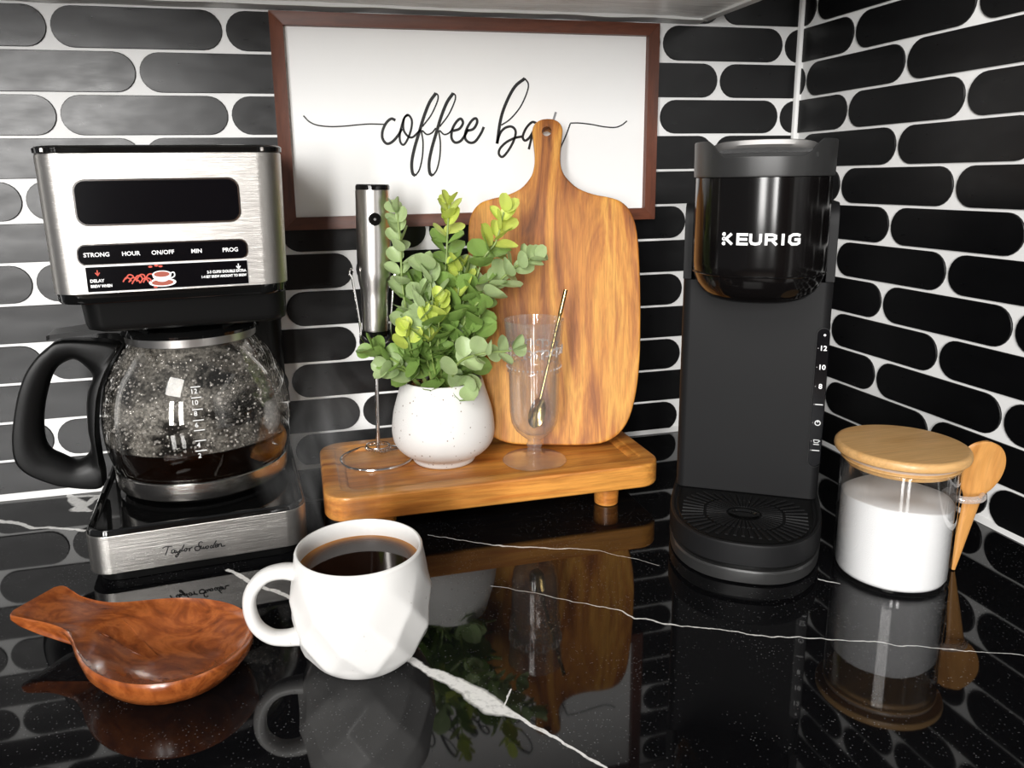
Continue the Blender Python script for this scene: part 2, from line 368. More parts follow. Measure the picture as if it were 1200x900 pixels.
VEIN = {'a': [(-0.6073, -0.2026), (-0.5862, -0.2308), (-0.562, -0.2559), (-0.5292, -0.3036), (-0.4886, -0.353), (-0.4824, -0.3634), (-0.4697, -0.3777), (-0.4582, -0.3943), (-0.4534, -0.4054), (-0.4403, -0.4198), (-0.4243, -0.4436), (-0.4094, -0.4648)], 'b': [(-0.4528, -0.1862), (-0.4156, -0.2128), (-0.3778, -0.2298), (-0.328, -0.2501), (-0.291, -0.2861)], 'c': [(-0.4204, -0.2791), (-0.3825, -0.3067), (-0.358, -0.3251), (-0.3442, -0.3367), (-0.3394, -0.3466), (-0.3135, -0.3622), (-0.2671, -0.3871), (-0.2186, -0.4055), (-0.1328, -0.4478)], 'd': [(-0.8098, -0.0537), (-0.7868, -0.0675), (-0.7782, -0.0786), (-0.7651, -0.0807), (-0.731, -0.0974)], 'e': [(-0.7694, -0.003), (-0.7518, -0.0328), (-0.7422, -0.0492)], 'f': [(-0.7639, -0.013), (-0.7384, -0.0184), (-0.7426, -0.0355), (-0.7493, -0.0433), (-0.7372, -0.0526)], 'h': [(-0.192, -0.3366), (-0.1806, -0.3448)], 'i': [(-0.4466, -0.4073), (-0.4386, -0.3928)]}
VW = {'a': [.0016, .0018, .0016, .0018, .0024, .0030, .0040, .0058, .0060, .0013, .0009, .0008], 'b': [.0003, .0005, .0010, .0003, .0002], 'c': [.0002, .0003, .0004, .0006, .0007, .0005, .0005, .0004, .0003],
      'd': [.0028, .0024, .0018, .0022, .0012], 'e': [.001, .006, .003], 'f': [.0025, .002, .004, .006, .002], 'h': [.0006, .0005], 'i': [.0006, .0004]}
res = None
for k, pts in VEIN.items():
    for (p, q), (w0, w1) in zip(zip(pts, pts[1:]), zip(VW[k], VW[k][1:])):
        A = Vector((*p, 0)); B = Vector((*q, 0)); d = B-A
        s1 = node(m, 'ShaderNodeVectorMath', operation='SUBTRACT'); L.new(flat.outputs[0], s1.inputs[0]); s1.inputs[1].default_value = A
        dt = node(m, 'ShaderNodeVectorMath', operation='DOT_PRODUCT'); L.new(s1.outputs[0], dt.inputs[0]); dt.inputs[1].default_value = d/d.dot(d)
        t = math_n(m, 'MULTIPLY', dt.outputs['Value'], 1.0, clamp=True)
        pr2 = node(m, 'ShaderNodeVectorMath', operation='SCALE'); pr2.inputs[0].default_value = d; L.new(t, pr2.inputs['Scale'])
        ds = node(m, 'ShaderNodeVectorMath', operation='DISTANCE'); L.new(s1.outputs[0], ds.inputs[0]); L.new(pr2.outputs[0], ds.inputs[1])
        w = math_n(m, 'MULTIPLY_ADD', t, w1-w0, w0)
        v = math_n(m, 'DIVIDE', ds.outputs['Value'], w)
        res = v if res is None else math_n(m, 'MINIMUM', res, v)
vm = ramp(m, math_n(m, 'MULTIPLY', res, .5, clamp=True), [(.40, (1, 1, 1)), (.62, (0, 0, 0))])
br = noise_tex(m, vec, 260, 3, .6); brk = ramp(m, br, [(.30, (.7,)*3), (.50, (1, 1, 1))])
vm = mixc(m, 1.0, vm, brk, 'MULTIPLY')
vo = node(m, 'ShaderNodeTexVoronoi'); vo.inputs['Scale'].default_value = 420; L.new(vec, vo.inputs['Vector'])
cl = noise_tex(m, vec, 24, 4, .6)
fl = math_n(m, 'MULTIPLY', math_n(m, 'LESS_THAN', vo.outputs['Distance'], .16), ramp(m, cl, [(.42, (0, 0, 0)), (.7, (.35,)*3)]))
base = mixc(m, fl, (.0035, .0035, .004), (.35, .35, .36))
L.new(mixc(m, vm, base, (.80, .79, .77)), b.inputs['Base Color'])
bm = new(); rbox(bm, -1.5, 0, -.66, 0, -.03, 0, .001, .0008, 1); struct(obj('trim_4', bm, 'stone'))
bpy.data.objects['trim_4'].name = 'countertop'
plane_box('floor', -4.5, 2, -5, .06, -.95, -.9, mat('floor_oak', (.10, .07, .05), .5))
plane_box('wall_front', -4.5, 2, -5.06, -5, -.9, 1.9, mat('wall_paint', (.55, .53, .50), .8))
for x0, x1, mm in ((-.95, -.87, 'caulk'), (-.10, -.02, 'caulk')):  # unseen pale uprights, added to give the black brew head light streaks
    plane_box('reflection_strip', x0, x1, -3.02, -3.0, -.9, 1.4, mm)
plane_box('reflection_panel', -.87, -.10, -3.0, -2.96, -.9, 1.4, mat('reflection_brown', (.16, .075, .04), .4))  # unseen free-standing slab, added as a brown reflection in the brew head
# base cabinet under the worktop and upper cabinet over it
cb = thing('base_cabinet', 'white base cabinet under the black worktop', 'cabinet', (-.75, -.32, -.9))
bm = new(); rbox(bm, -.73, .73, -.30, .31, 0, .869, .002, .001, 1); obj('body', bm, mat('cabinet_white', (.7, .7, .68), .4), cb)
uc = thing('upper_cabinet', 'white upper cabinet whose wrinkled pale underside shows along the top edge', 'cabinet', (-.66, -.17, .4405))
bm = new(); rbox(bm, -.50, .538, -.16, .162, .003, .62, .001, .0005, 1); obj('carcass', bm, 'cab', uc)
bm = new()
nx, ny = 60, 14
def uz(x, y): return .0015+.0016*noise.noise((x*11, y*26, 1.3))+.0008*noise.noise((x*40, y*60, 7))
G = [[bm.verts.new((-.50+1.036*i/nx, -.16+.318*j/ny, uz(i/nx, j/ny))) for j in range(ny+1)] for i in range(nx+1)]
for i in range(nx):
    for j in range(ny): bm.faces.new((G[i][j], G[i+1][j], G[i+1][j+1], G[i][j+1]))
obj('protective_film', bm, 'cab', uc)
bm = new(); rings = []
for i in range(40):
    y = -.16+.318*i/39; d = .0012*noise.noise((y*30, 2, 2))
    rings.append([(.531, y, -.0012), (.5405+d, y, -.0012), (.5405+d, y, .006), (.531, y, .004)])
loft(bm, rings); obj('edge_strip', bm, 'caulk', uc)
bm = new(); rings = []
for i in range(90):
    x = -.50+1.036*i/89; d = .0010*noise.noise((x*22, 5, 2))
    rings.append([(x, .150, -.0012+d), (x, .1665, -.0020+d), (x, .1665, .004), (x, .150, .004)])
loft(bm, rings); obj('back_strip', bm, 'caulk', uc)

# ---------------------------------------------------------------- sign
sg = thing('framed_sign', 'white coffee bar sign in a reddish brown wooden frame on the tiled wall', 'sign', (-.3625, -.0036, .3385))
SX, SZ, FW = .1885, .0965, .0118
def rail(p, name, mt):
    bm = new(); bmv = [[(x, y, z) for x, z in p] for y in (0, -.0140, -.0146)]
    c = (sum(a for a, _ in p)/4, sum(a for _, a in p)/4)
    bmv[2] = [(x+(c[0]-x)*.01, -.0146, z+(c[1]-z)*.03) for x, z in p]
    loft(bm, bmv); obj(name, bm, mt, sg)
a, bz, c, d = SX, SZ, SX-FW, SZ-FW
rail([(-a, bz), (a, bz), (c, d), (-c, d)], 'frame_rail', 'frame_wood'); rail([(-a, -bz), (-c, -d), (c, -d), (a, -bz)], 'frame_rail', 'frame_wood')
rail([(-a, -bz), (-a, bz), (-c, d), (-c, -d)], 'frame_rail', 'frame_wood_v'); rail([(a, -bz), (c, -d), (c, d), (a, bz)], 'frame_rail', 'frame_wood_v')
bm = new(); rbox(bm, -c-.001, c+.001, -.0078, -.001, -d-.001, d+.001, .0002, .0001, 1); obj('panel', bm, 'sign_white', sg)
LETTERS = [(1.0, [(-164.0, 7.5), (-159.0, 2.2), (-152.1, -0.9), (-140.5, -2.2), (-127.4, -1.8), (-114.2, -0.6), (-103.5, 0.1), (-90.2, -0.2)]), (2.0, [(-79.2, 3.5), (-83.2, 4.9), (-88.1, 1.0), (-91.8, -6.1), (-92.1, -13.3), (-88.3, -17.9), (-82.8, -16.0), (-77.1, -10.1), (-73.5, -4.2)]), (1.6, [(-66.8, 8.4), (-70.3, 6.2), (-73.3, -0.9), (-75.7, -10.1), (-75.3, -16.7), (-72.3, -19.0), (-68.4, -14.1), (-64.6, -4.9), (-63.6, 3.6), (-66.8, 8.4), (-70.3, 6.2), (-71.9, 0.4), (-71.5, -6.2), (-67.6, -11.4), (-63.5, -12.1), (-59.3, -8.8), (-55.3, -4.9)]), (1.1, [(-53.6, -2.3), (-44.9, 8.2), (-38.7, 20.0), (-37.4, 25.9), (-39.4, 28.5)]), (2.4, [(-39.4, 28.5), (-45.9, 20.0), (-51.8, 6.9), (-56.4, -6.2), (-61.9, -22.0), (-65.1, -35.3), (-64.8, -45.3), (-62.1, -48.1)]), (1.2, [(-62.1, -48.1), (-57.8, -42.1), (-54.6, -30.1), (-53.5, -16.8), (-54.4, -6.2), (-49.7, -9.5), (-44.8, -8.2), (-40.5, -3.6)]), (1.1, [(-36.7, -2.3), (-28.0, 8.3), (-21.8, 20.1), (-20.5, 26.0), (-22.6, 28.6)]), (2.4, [(-22.6, 28.6), (-29.0, 20.1), (-35.0, 7.0), (-39.6, -6.2), (-45.0, -22.1), (-48.2, -35.5), (-47.9, -45.6), (-45.1, -48.3)]), (1.2, [(-45.1, -48.3), (-40.7, -42.3), (-37.5, -30.2), (-36.6, -16.9), (-37.5, -6.2), (-32.7, -9.6), (-27.8, -8.2), (-23.4, -3.6)]), (2.0, [(-23.8, -6.3), (-17.4, -4.3), (-13.8, 1.0), (-15.8, 5.0), (-20.0, 2.4), (-24.5, -4.9), (-25.4, -12.9), (-22.0, -17.2), (-16.3, -15.6), (-11.2, -9.0), (-8.9, -4.3)]), (2.0, [(-9.7, -6.3), (-3.3, -4.3), (0.4, 1.7), (-0.9, 5.4), (-5.2, 3.0), (-10.4, -4.9), (-12.0, -13.0), (-7.8, -17.3), (-2.1, -16.4), (3.8, -9.0), (7.0, -2.6)]), (1.1, [(24.7, -1.0), (34.2, 5.1), (44.5, 16.6), (51.2, 30.0), (52.6, 38.0), (49.1, 43.0)]), (2.4, [(49.1, 43.0), (38.9, 35.2), (30.1, 20.5), (24.1, 4.4), (20.1, -18.5)]), (1.9, [(20.1, -18.5), (23.2, -9.0), (28.3, -3.7), (34.9, -2.3), (39.2, -6.4), (37.7, -14.5), (32.4, -24.0), (25.8, -31.1), (21.9, -28.7), (23.0, -23.3), (29.6, -17.2), (38.4, -13.2), (45.8, -11.8)]), (1.9, [(60.6, 1.1), (56.1, 1.8), (50.2, -3.7), (46.5, -11.8), (48.7, -15.7), (53.1, -13.2), (57.6, -6.4), (60.6, -1.0), (56.1, -11.9), (52.7, -24.2)]), (1.1, [(82.9, -27.2), (85.9, -23.0), (91.9, -10.6), (96.4, 0.7)]), (1.0, [(96.4, 1.0), (105.5, 1.1), (119.2, -0.3), (131.5, -2.4), (144.0, -3.2), (151.7, -1.0), (157.6, 3.2)])]
bm = new()
for n_, (w, pts) in enumerate(LETTERS):
    if n_ in (11, 14, 15): obj('lettering', bm, 'ink', sg); bm = new()
    stroke(bm, [(x/1000, z/1000) for x, z in pts], w*.00125, -.0078, .0004, 5)
obj('lettering', bm, 'ink', sg)
bm = new(); stroke(bm, [(.0811, .0116), (.0769, -.001)], .0022, -.0078, .0005, 1); obj('lettering', bm, 'peg', sg, label='short grey stroke of the last letter')

# ---------------------------------------------------------------- serving tray
tr = thing('serving_tray', 'low acacia wood riser tray on round feet against the black tiles', 'tray', (-.386, -.116, 0))
bm = new(); X0, X1, Y0, Y1 = -.147, .147, -.070, .070
R = [rr(X0+d, X1-d, Y0+d, Y1-d, .022-min(d, .01), z, 8) for z, d in ((.018, .003), (.0188, .001), (.0205, 0), (.0375, 0), (.0392, .0008), (.040, .0025), (.040, .0125), (.0392, .0140), (.0385, .0152), (.0385, .0185), (.0372, .0205), (.036, .0215))]
loft(bm, R); obj('board', bm, 'tray_wood', tr)
for sx in (-1, 1):
    for sy in (-1, 1):
        bm = new(); lathe(bm, [(0, 0), (.0095, 0), (.0105, .0008), (.0115, .0185), (0, .0185)], 28); obj('foot', bm, 'tray_wood', tr, (sx*.100, sy*.05, 0))

# ---------------------------------------------------------------- cutting board
yw, tl = math.radians(-18), math.radians(15)
O = Vector((-.3170, -.1146, .0394))
ex = Vector((math.cos(yw), math.sin(yw), 0)); ey = Vector((-math.sin(yw), math.cos(yw), 0)); up_ = math.cos(tl)*Vector((0, 0, 1))+math.sin(tl)*ey; nb = ex.cross(up_)
bd = thing('cutting_board', 'acacia cutting board with a drilled handle leaning on the sign', 'board')
bd.matrix_world = Matrix(((ex.x, -nb.x, up_.x, O.x), (ex.y, -nb.y, up_.y, O.y), (ex.z, -nb.z, up_.z, O.z), (0, 0, 0, 1)))
right = [(.0, .3138), (.006, .3130), (.0118, .3095), (.0145, .3035), (.0142, .296), (.0128, .283), (.0125, .271), (.0145, .2615), (.019, .2540), (.028, .2455), (.042, .2395), (.056, .2365), (.067, .2325), (.0755, .2235), (.0800, .2090),
         (.0815, .185), (.0826, .150), (.0826, .115), (.0815, .080), (.0780, .050), (.0715, .026), (.062, .0115), (.050, .0038), (.036, .0008), (.018, 0), (.0, 0)]
rc = [(p.x, p.z) for p in crom([(x, 0, z) for x, z in right], 3)]
left = [(-x, z) for x, z in rc[1:-1]][::-1]
outl = [(x-.0015-.0050*max(0, min(1, (z-.19)/.075)), z) for x, z in rc+left]
bm = new(); T = .0145
def bring(ins, y):
    n = len(outl); out = []
    for i in range(n):
        p, q = Vector(outl[i-1]), Vector(outl[(i+1) % n]); t = (q-p).normalized(); nn = Vector((-t.y, t.x)); out.append((outl[i][0]-nn.x*ins, y, outl[i][1]-nn.y*ins))
    return out
def inset_sign():
    a = bring(.001, 0); return 1 if abs(a[60][0]) < abs(outl[60][0]) else -1
sgn = inset_sign()
# front and back face with the hanging hole, joined by the hole's wall
hole = [(-.0072+.0046*math.cos(2*PI*i/20), .3010+.0046*math.sin(2*PI*i/20)) for i in range(20)]
rings = [bring(sgn*.0022, 0), bring(sgn*.0007, .0007), bring(0, .0022), bring(0, T-.0022), bring(sgn*.0007, T-.0007), bring(sgn*.0022, T)]
V = loft(bm, rings, False, False)
HV = [[bm.verts.new((x, y, z)) for x, z in hole] for y in (0, T)]
for i in range(20): j = (i+1) % 20; bm.faces.new((HV[0][i], HV[0][j], HV[1][j], HV[1][i]))
for ring, hv in ((V[0], HV[0]), (V[-1], HV[1])):
    E = []
    for lst in (ring, hv):
        for i in range(len(lst)):
            e = bm.edges.get((lst[i], lst[(i+1) % len(lst)])) or bm.edges.new((lst[i], lst[(i+1) % len(lst)])); E.append(e)
    bmesh.ops.triangle_fill(bm, use_beauty=True, use_dissolve=False, edges=E)
obj('board', bm, 'board_wood', bd, smooth=30)

# ---------------------------------------------------------------- drip coffee maker
DM = thing('coffee_maker', 'stainless steel drip coffee maker with black display left of the sign', 'coffee maker', (-.6255, -.1964, 0), 4.4)
DD = .176
bm = new(); rbox(bm, -.074, .074, .004, DD-.002, 0, .009, .018, .001); obj('foot_plate', bm, 'satin_black', DM)
bm = new(); rbox(bm, -.0790, .0790, 0, DD, .0075, .0375, .017, .0008, 10); obj('base_band', bm, 'steel', DM)
bm = new()
R = [rr(-.0785+d, .0785-d, d+.0004, DD-d, .0165-min(d, .008), z, 10) for z, d in ((.0376, 0), (.0405, .0004), (.0418, .0016), (.0418, .0035), (.0405, .0050), (.0395, .0070))]
loft(bm, R); obj('base_top', bm, 'gloss_black', DM)
bm = new(); lathe(bm, [(0, .0396), (.064, .0396), (.0655, .0415), (.062, .0425), (.060, .041), (.057, .0408), (0, .0408)], 56, .003, .083); obj('warming_plate', bm, 'gloss_black', DM)
bm = new(); rbox(bm, -.077, .078, .138, DD, .040, .214, .014, .001, 8); obj('column', bm, 'satin_black', DM)
bm = new(); R = []
for z, d in ((.1835, .012), (.186, .005), (.190, .003), (.2135, 0)): R.append(rr(-.0650+d*.6, .0770-d*.3, .012+d, DD-.03, .014, z, 8))
loft(bm, R); obj('filter_housing', bm, 'satin_black', DM)
bm = new(); R = []
for z, d, y in ((.2068, .006, .004), (.2072, .0035, .002), (.209, .0022, .0008), (.2145, .0018, .0004)): R.append(rr(-.0790+d, .0788-d, y, DD, .019, z, 10))
loft(bm, R); obj('head_trim', bm, 'gloss_black', DM)
bm = new(); R = []
for z, d in ((.2145, .0018), (.216, .0016), (.306, .0001), (.3073, .0006)): R.append(rr(-.0797+d, .0797-d, .0002, DD, .018, z, 12))
loft(bm, R); obj('head_shell', bm, 'steel', DM)
bm = new(); R = []
for z, d in ((.3072, .0012), (.3078, -.0004), (.3110, -.0006), (.3122, .0006), (.3128, .003)): R.append(rr(-.0797+d, .0797-d, d, DD-d, .018, z, 12))
loft(bm, R); obj('water_lid', bm, 'gloss_black', DM)
for x in (-.071, .066):
    bm = new(); panel(bm, x-.0012, x+.0012, .3079, .3110, -.0002, .0012, .0008, 3); obj('lid_clip', bm, 'steel', DM)
bm = new(); panel(bm, -.0562, .0487, .2598, .2907, .0004, .0010, .0075, 8); obj('display_bezel', bm, 'chrome', DM)
bm = new(); panel(bm, -.0550, .0475, .2610, .2895, .0002, .0016, .0065, 8); dsp = obj('display', bm, 'display', DM)
bm = new(); panel(bm, -.0586, .0513, .2336, .2479, .0004, .0009, .0055, 8); obj('panel_bezel', bm, 'chrome', DM)
bm = new(); panel(bm, -.0577, .0504, .2344, .2471, .0002, .0013, .0048, 8); bp = obj('button_panel', bm, 'display', DM)
for s, x in (('STRONG', -.0464), ('HOUR', -.0252), ('ON/OFF', -.0050), ('MIN', .0168), ('PROG', .0392)):
    text('', s, .0040, x, .2406+(x*-.004), -.0011, 'white_print', bp, bold=.00008)
bm = new(); panel(bm, -.0548, .0502, .2155, .2330, .0003, .0008, .0006, 2); obj('label_edge', bm, 'white_print', DM)
bm = new(); panel(bm, -.0544, .0498, .2159, .2326, .0002, .0012, .0005, 2); ls = obj('label_strip', bm, 'display', DM)
text('', 'DELAY', .0029, -.0524, .2232, -.0010, 'white_print', ls, 'LEFT', .0001)
text('', 'BREW WHEN', .0027, -.0524, .2196, -.0010, 'white_print', ls, 'LEFT', .0001, sx=.82)
text('', '2-3 CUPS? DOUBLE EXTRA', .0026, .0487, .2254, -.0010, 'white_print', ls, 'RIGHT', .0001, sx=.86)
text('', '1-4 SET BREW AMOUNT TO BREW', .0024, .0487, .2222, -.0010, 'white_print', ls, 'RIGHT', .0001, sx=.82)
def disc(bm, x, z, rx, rz, y, t=.0002, n=28, a0=0, a1=2*PI):
    R = [[(x+rx*math.cos(a0+(a1-a0)*i/n), yy, z+rz*math.sin(a0+(a1-a0)*i/n)) for i in range(n)] for yy in (y, y-t)]
    loft(bm, R)
for dx in (-.0473, .0437):
    bm = new(); stroke(bm, [(dx, .2305), (dx, .2275)], .0007, -.0010, .0002, 1); stroke(bm, [(dx-.0013, .2288), (dx, .2268), (dx+.0013, .2288)], .0008, -.0010, .0002, 1)
    obj('arrow_mark', bm, 'red_print' if dx < 0 else 'white_print', ls)
bm = new(); disc(bm, -.0072, .2200, .0088, .0030, -.0010, .00015); disc(bm, -.0072, .2256, .0062, .0026, -.0010, .0003)
disc(bm, -.0072, .2252, .0060, .0048, -.0010, .00025, 28, PI, 2*PI); stroke(bm, [(-.0016, .2262), (.0006, .2266), (.0008, .2240), (-.0020, .2225)], .0008, -.0010, .0002)
obj('cup_print', bm, 'white_print', ls)
bm = new(); disc(bm, -.0072, .2257, .0050, .0019, -.0012, .0002); disc(bm, -.0072, .2199, .0070, .0021, -.00105, .00015)
obj('cup_print', bm, 'brown_print', ls)
bm = new()
for i in range(9):
    x = -.030+i*.0018; z = .2235+.0018*math.sin(i*1.7); stroke(bm, [(x-.0022, z-.0018), (x, z+.001), (x+.0024, z+.0004*(i % 3)), (x+.003, z-.0016)], .0009, -.0010, .00012+.00001*i)
for x, z in ((-.014, .2312), (-.0102, .2318), (-.0075, .2312), (-.012, .2170)): disc(bm, x, z, .0014, .0007, -.0010, .00015, 10)
obj('smoke_print', bm, 'red_print', ls)
BRAND = [[(-27.099999999999998, 22.3), (-25.3, 23.099999999999998), (-22.9, 23.0), (-20.0, 22.599999999999998)], [(-23.099999999999998, 22.700000000000003), (-24.1, 20.0), (-25.7, 16.6)], [(-19.2, 19.7), (-20.8, 19.400000000000002), (-21.4, 17.8), (-20.0, 17.3), (-18.8, 19.400000000000002), (-19.0, 17.1), (-18.0, 17.5)], [(-17.8, 18.9), (-17.5, 17.1), (-15.6, 18.5), (-15.100000000000001, 19.0), (-16.400000000000002, 15.8), (-18.1, 13.700000000000001), (-18.700000000000003, 14.7), (-16.6, 16.400000000000002), (-15.0, 17.2)], [(-12.0, 22.8), (-13.799999999999999, 19.3), (-14.5, 17.7), (-13.0, 18.0)], [(-11.799999999999999, 19.3), (-12.5, 17.9), (-11.5, 17.2), (-10.4, 18.4), (-11.299999999999999, 19.5), (-9.4, 18.8)], [(-8.8, 19.3), (-8.8, 16.7), (-8.4, 18.700000000000003), (-6.3, 19.7)], [(0.9, 22.0), (-0.2, 23.0), (-1.8, 21.9), (-1.8, 19.5), (-1.2, 17.7), (-2.6, 16.2), (-4.8, 16.9), (-4.3, 19.400000000000002), (0.2, 19.2)], [(-0.4, 19.3), (-0.4, 17.4), (0.5, 17.3), (1.2, 18.700000000000003), (1.1, 17.1), (2.1, 17.2), (2.9, 18.8)], [(4.0, 18.700000000000003), (3.1, 18.3), (3.0, 17.0), (3.9, 16.8), (4.7, 17.6), (4.7, 18.4), (4.0, 18.700000000000003)], [(7.8, 18.5), (6.5, 18.5), (6.0, 17.2), (6.8, 16.6), (7.9, 17.5)], [(10.7, 22.0), (8.1, 17.8), (8.1, 16.7), (8.9, 16.9)], [(9.5, 17.5), (11.2, 18.1), (10.9, 19.099999999999998), (9.9, 18.9), (9.4, 17.3), (10.200000000000001, 16.5), (11.4, 17.3)], [(12.0, 19.099999999999998), (11.700000000000001, 16.5)], [(11.799999999999999, 17.5), (12.9, 18.8), (13.899999999999999, 18.700000000000003), (13.799999999999999, 17.0), (14.8, 16.6), (16.7, 16.7)]]
bm = new()
for pts in BRAND: stroke(bm, [(x/1000, z/1000) for x, z in pts], .00085, 0, .0002, 4)
obj('brand_lettering', bm, 'ink', DM)
bm = new()
for s in (-1, 1):
    bm = new(); tube(bm, crom([(.003+s*.026, .028, .1800), (.003+s*.038, .034, .1840), (.003+s*.054, .050, .1815)], 5), .0016, 8)
    obj('filter_latch', bm, 'gloss_black', DM)

# ---------------------------------------------------------------- carafe
CV = thing('carafe', 'glass carafe half full of black coffee on the warming plate', 'carafe', DM.matrix_world @ Vector((0, 0, 0)), 0)
rzD = math.radians(4.4)
cl_ = Vector((-.6255, -.1964, 0))+Vector((math.cos(rzD)*.0035-math.sin(rzD)*.085, math.sin(rzD)*.0035+math.cos(rzD)*.085, .0427))
CV.location = cl_; CV.rotation_euler = (0, 0, rzD)
Z0 = .0427
outer = [(0, .0002), (.046, 0), (.052, .0015), (.058, .006), (.0645, .014), (.0695, .026), (.0728, .040), (.0738, .055), (.0728, .070), (.0695, .085), (.0640, .099), (.0575, .110), (.0515, .1185), (.0480, .1235), (.0472, .130)]
oc = [(p.x, p.z) for p in crom([(r, 0, z) for r, z in outer], 4)]
inner = []
for i, (r, z) in enumerate(oc):
    a, b2 = oc[max(i-1, 0)], oc[min(i+1, len(oc)-1)]; t = Vector((b2[0]-a[0], b2[1]-a[1])).normalized()
    inner.append((max(0, r-t.y*.0016), z+t.x*.0016))
inner[0] = (0, .0018)
bm = new(); lathe(bm, oc+inner[::-1], 96); obj('glass_body', bm, 'carafe_glass', CV)
lvl = .0430
cof = [(max(0, r-.0002), z+.0001) for r, z in inner if z < lvl]; rl = cof[-1][0]+.0012
bm = new(); lathe(bm, cof+[(rl, lvl), (rl-.001, lvl+.0002), (0, lvl-.0001)], 96); obj('coffee', bm, 'coffee', CV)
def r_at(z):
    for (r0, z0), (r1, z1) in zip(oc, oc[1:]):
        if z0 <= z <= z1 and z1 > z0: return r0+(r1-r0)*(z-z0)/(z1-z0)
    return oc[-1][0]
bm = new(); zz = [.0060+.0140*i/10 for i in range(11)]
rb_ = r_at(zz[-1])+.0010; lathe(bm, [(rb_-.004, zz[0]), (rb_-.0018, zz[0]), (rb_-.0010, zz[0]+.001), (rb_-.0002, zz[5]), (rb_, zz[-1]-.0005), (rb_-.0008, zz[-1])], 96); obj('steel_band', bm, 'band_steel', CV)
bm = new(); lathe(bm, [(.050, .0003), (.0562, .0003), (.0615, .0052), (.0615, .0060), (.056, .0060)], 72); obj('base_ring', bm, 'gloss_black', CV)
bm = new(); lathe(bm, [(.0475, .1225), (.0500, .1225), (.0505, .130), (.0475, .130)], 72); obj('neck_ring', bm, 'steel_v', CV)
bm = new(); lathe(bm, [(.0470, .1285), (.0530, .1290), (.0540, .1315), (.0520, .1350), (.040, .1375), (.012, .1385), (0, .1385), (0, .131), (.046, .130)], 72)
lid = obj('carafe_lid', bm, 'gloss_black', CV)
for s in (-1, 1):
    bm = new(); tube(bm, crom([(s*.028, -.040, .1375), (s*.040, -.034, .1405), (s*.050, -.020, .139), (s*.052, -.006, .134)], 5), .0022, 8); obj('lid_rim_fold', bm, 'gloss_black', lid)
bm = new()   # thumb lever over the handle
A = [(-.103, -.010, .132), (-.100, -.014, .1335), (-.060, -.018, .1365), (-.040, -.020, .1345)]
top = [[(x, y, z), (x, -y-.002, z+.0005), (x, -y-.002, z-.0035), (x, y, z-.0035)] for x, y, z in A]
loft(bm, top); obj('lid_lever', bm, 'satin_black', CV)
H_OUT = [(-89.0, 170.1), (-101.5, 164.3), (-109.39999999999999, 157.6), (-117.9, 146.1), (-125.4, 128.39999999999998), (-131.5, 105.5), (-133.8, 90.39999999999999), (-133.20000000000002, 76.89999999999999), (-126.8, 66.69999999999999), (-114.6, 58.1), (-100.4, 51.6), (-74.89999999999999, 47.5), (-74.30000000000001, 66.69999999999999), (-74.39999999999999, 91.5), (-71.0, 115.8), (-67.0, 130.89999999999998), (-59.0, 148.79999999999998), (-50.8, 163.5)]
H_IN = [(-82.60000000000001, 153.10000000000002), (-74.6, 143.7), (-72.9, 136.9), (-77.0, 128.5), (-79.69999999999999, 115.0), (-80.69999999999999, 95.8), (-80.10000000000001, 85.2), (-83.1, 75.2), (-92.3, 71.0), (-102.0, 77.0), (-109.89999999999999, 83.8), (-112.0, 96.10000000000001), (-109.7, 114.9), (-104.5, 133.1), (-98.4, 145.9), (-91.2, 151.79999999999998)]
HO = crom([(x/1000-.0035, 0, z/1000-Z0) for x, z in H_OUT], 5, True); HI = crom([(x/1000-.0035, 0, z/1000-Z0) for x, z in H_IN], 5, True)
cxh = sum(p.x for p in HI)/len(HI); czh = sum(p.z for p in HI)/len(HI)
def resamp(P, n=144):
    out = []
    for k in range(n):
        a = 2*PI*k/n; dx, dz = math.cos(a), math.sin(a); best = None
        for i in range(len(P)):
            p, q = P[i], P[(i+1) % len(P)]; ux, uz_ = q.x-p.x, q.z-p.z; den = dx*uz_-dz*ux
            if abs(den) < 1e-12: continue
            t = ((p.x-cxh)*uz_-(p.z-czh)*ux)/den; s = ((p.x-cxh)*dz-(p.z-czh)*dx)/den
            if t > 0 and -1e-6 <= s <= 1+1e-6 and (best is None or t > best): best = t
        out.append((cxh+dx*best, czh+dz*best))
    return out
ro, ri = resamp(HO), resamp(HI)
def mixr(t, y): return [(a[0]*(1-t)+b2[0]*t, y, a[1]*(1-t)+b2[1]*t) for a, b2 in zip(ro, ri)]
hw = .0125
secs = [mixr(0, -hw+.005), mixr(.03, -hw+.002), mixr(.12, -hw), mixr(.55, -hw+.0005), mixr(.80, -hw+.003), mixr(.95, -hw+.007), mixr(1, -hw+.011), mixr(1, hw-.011), mixr(.95, hw-.007), mixr(.80, hw-.003), mixr(.12, hw), mixr(.03, hw-.002), mixr(0, hw-.005)]
bm = new(); V = [[bm.verts.new(p) for p in s] for s in secs]
for a in range(len(V)):
    A_, B_ = V[a], V[(a+1) % len(V)]
    for i in range(144): j = (i+1) % 144; bm.faces.new((A_[i], A_[j], B_[j], B_[i]))
obj('handle', bm, 'satin_black', CV, smooth=75)
bm = new()
marks = []
for i, z in enumerate((.048, .056, .064, .0715, .0795, .088, .0955)):
    r = r_at(z)+.0003; a = math.radians(-88)
    R = []
    for j in range(5):
        aa = a+(j-2)*.026; R.append([(r*math.cos(aa), r*math.sin(aa), z-.0003), (r*math.cos(aa), r*math.sin(aa), z+.0003), ((r+.0002)*math.cos(aa), (r+.0002)*math.sin(aa), z+.0003), ((r+.0002)*math.cos(aa), (r+.0002)*math.sin(aa), z-.0003)])
    loft(bm, R)
obj('fill_mark', bm, 'white_print', CV)
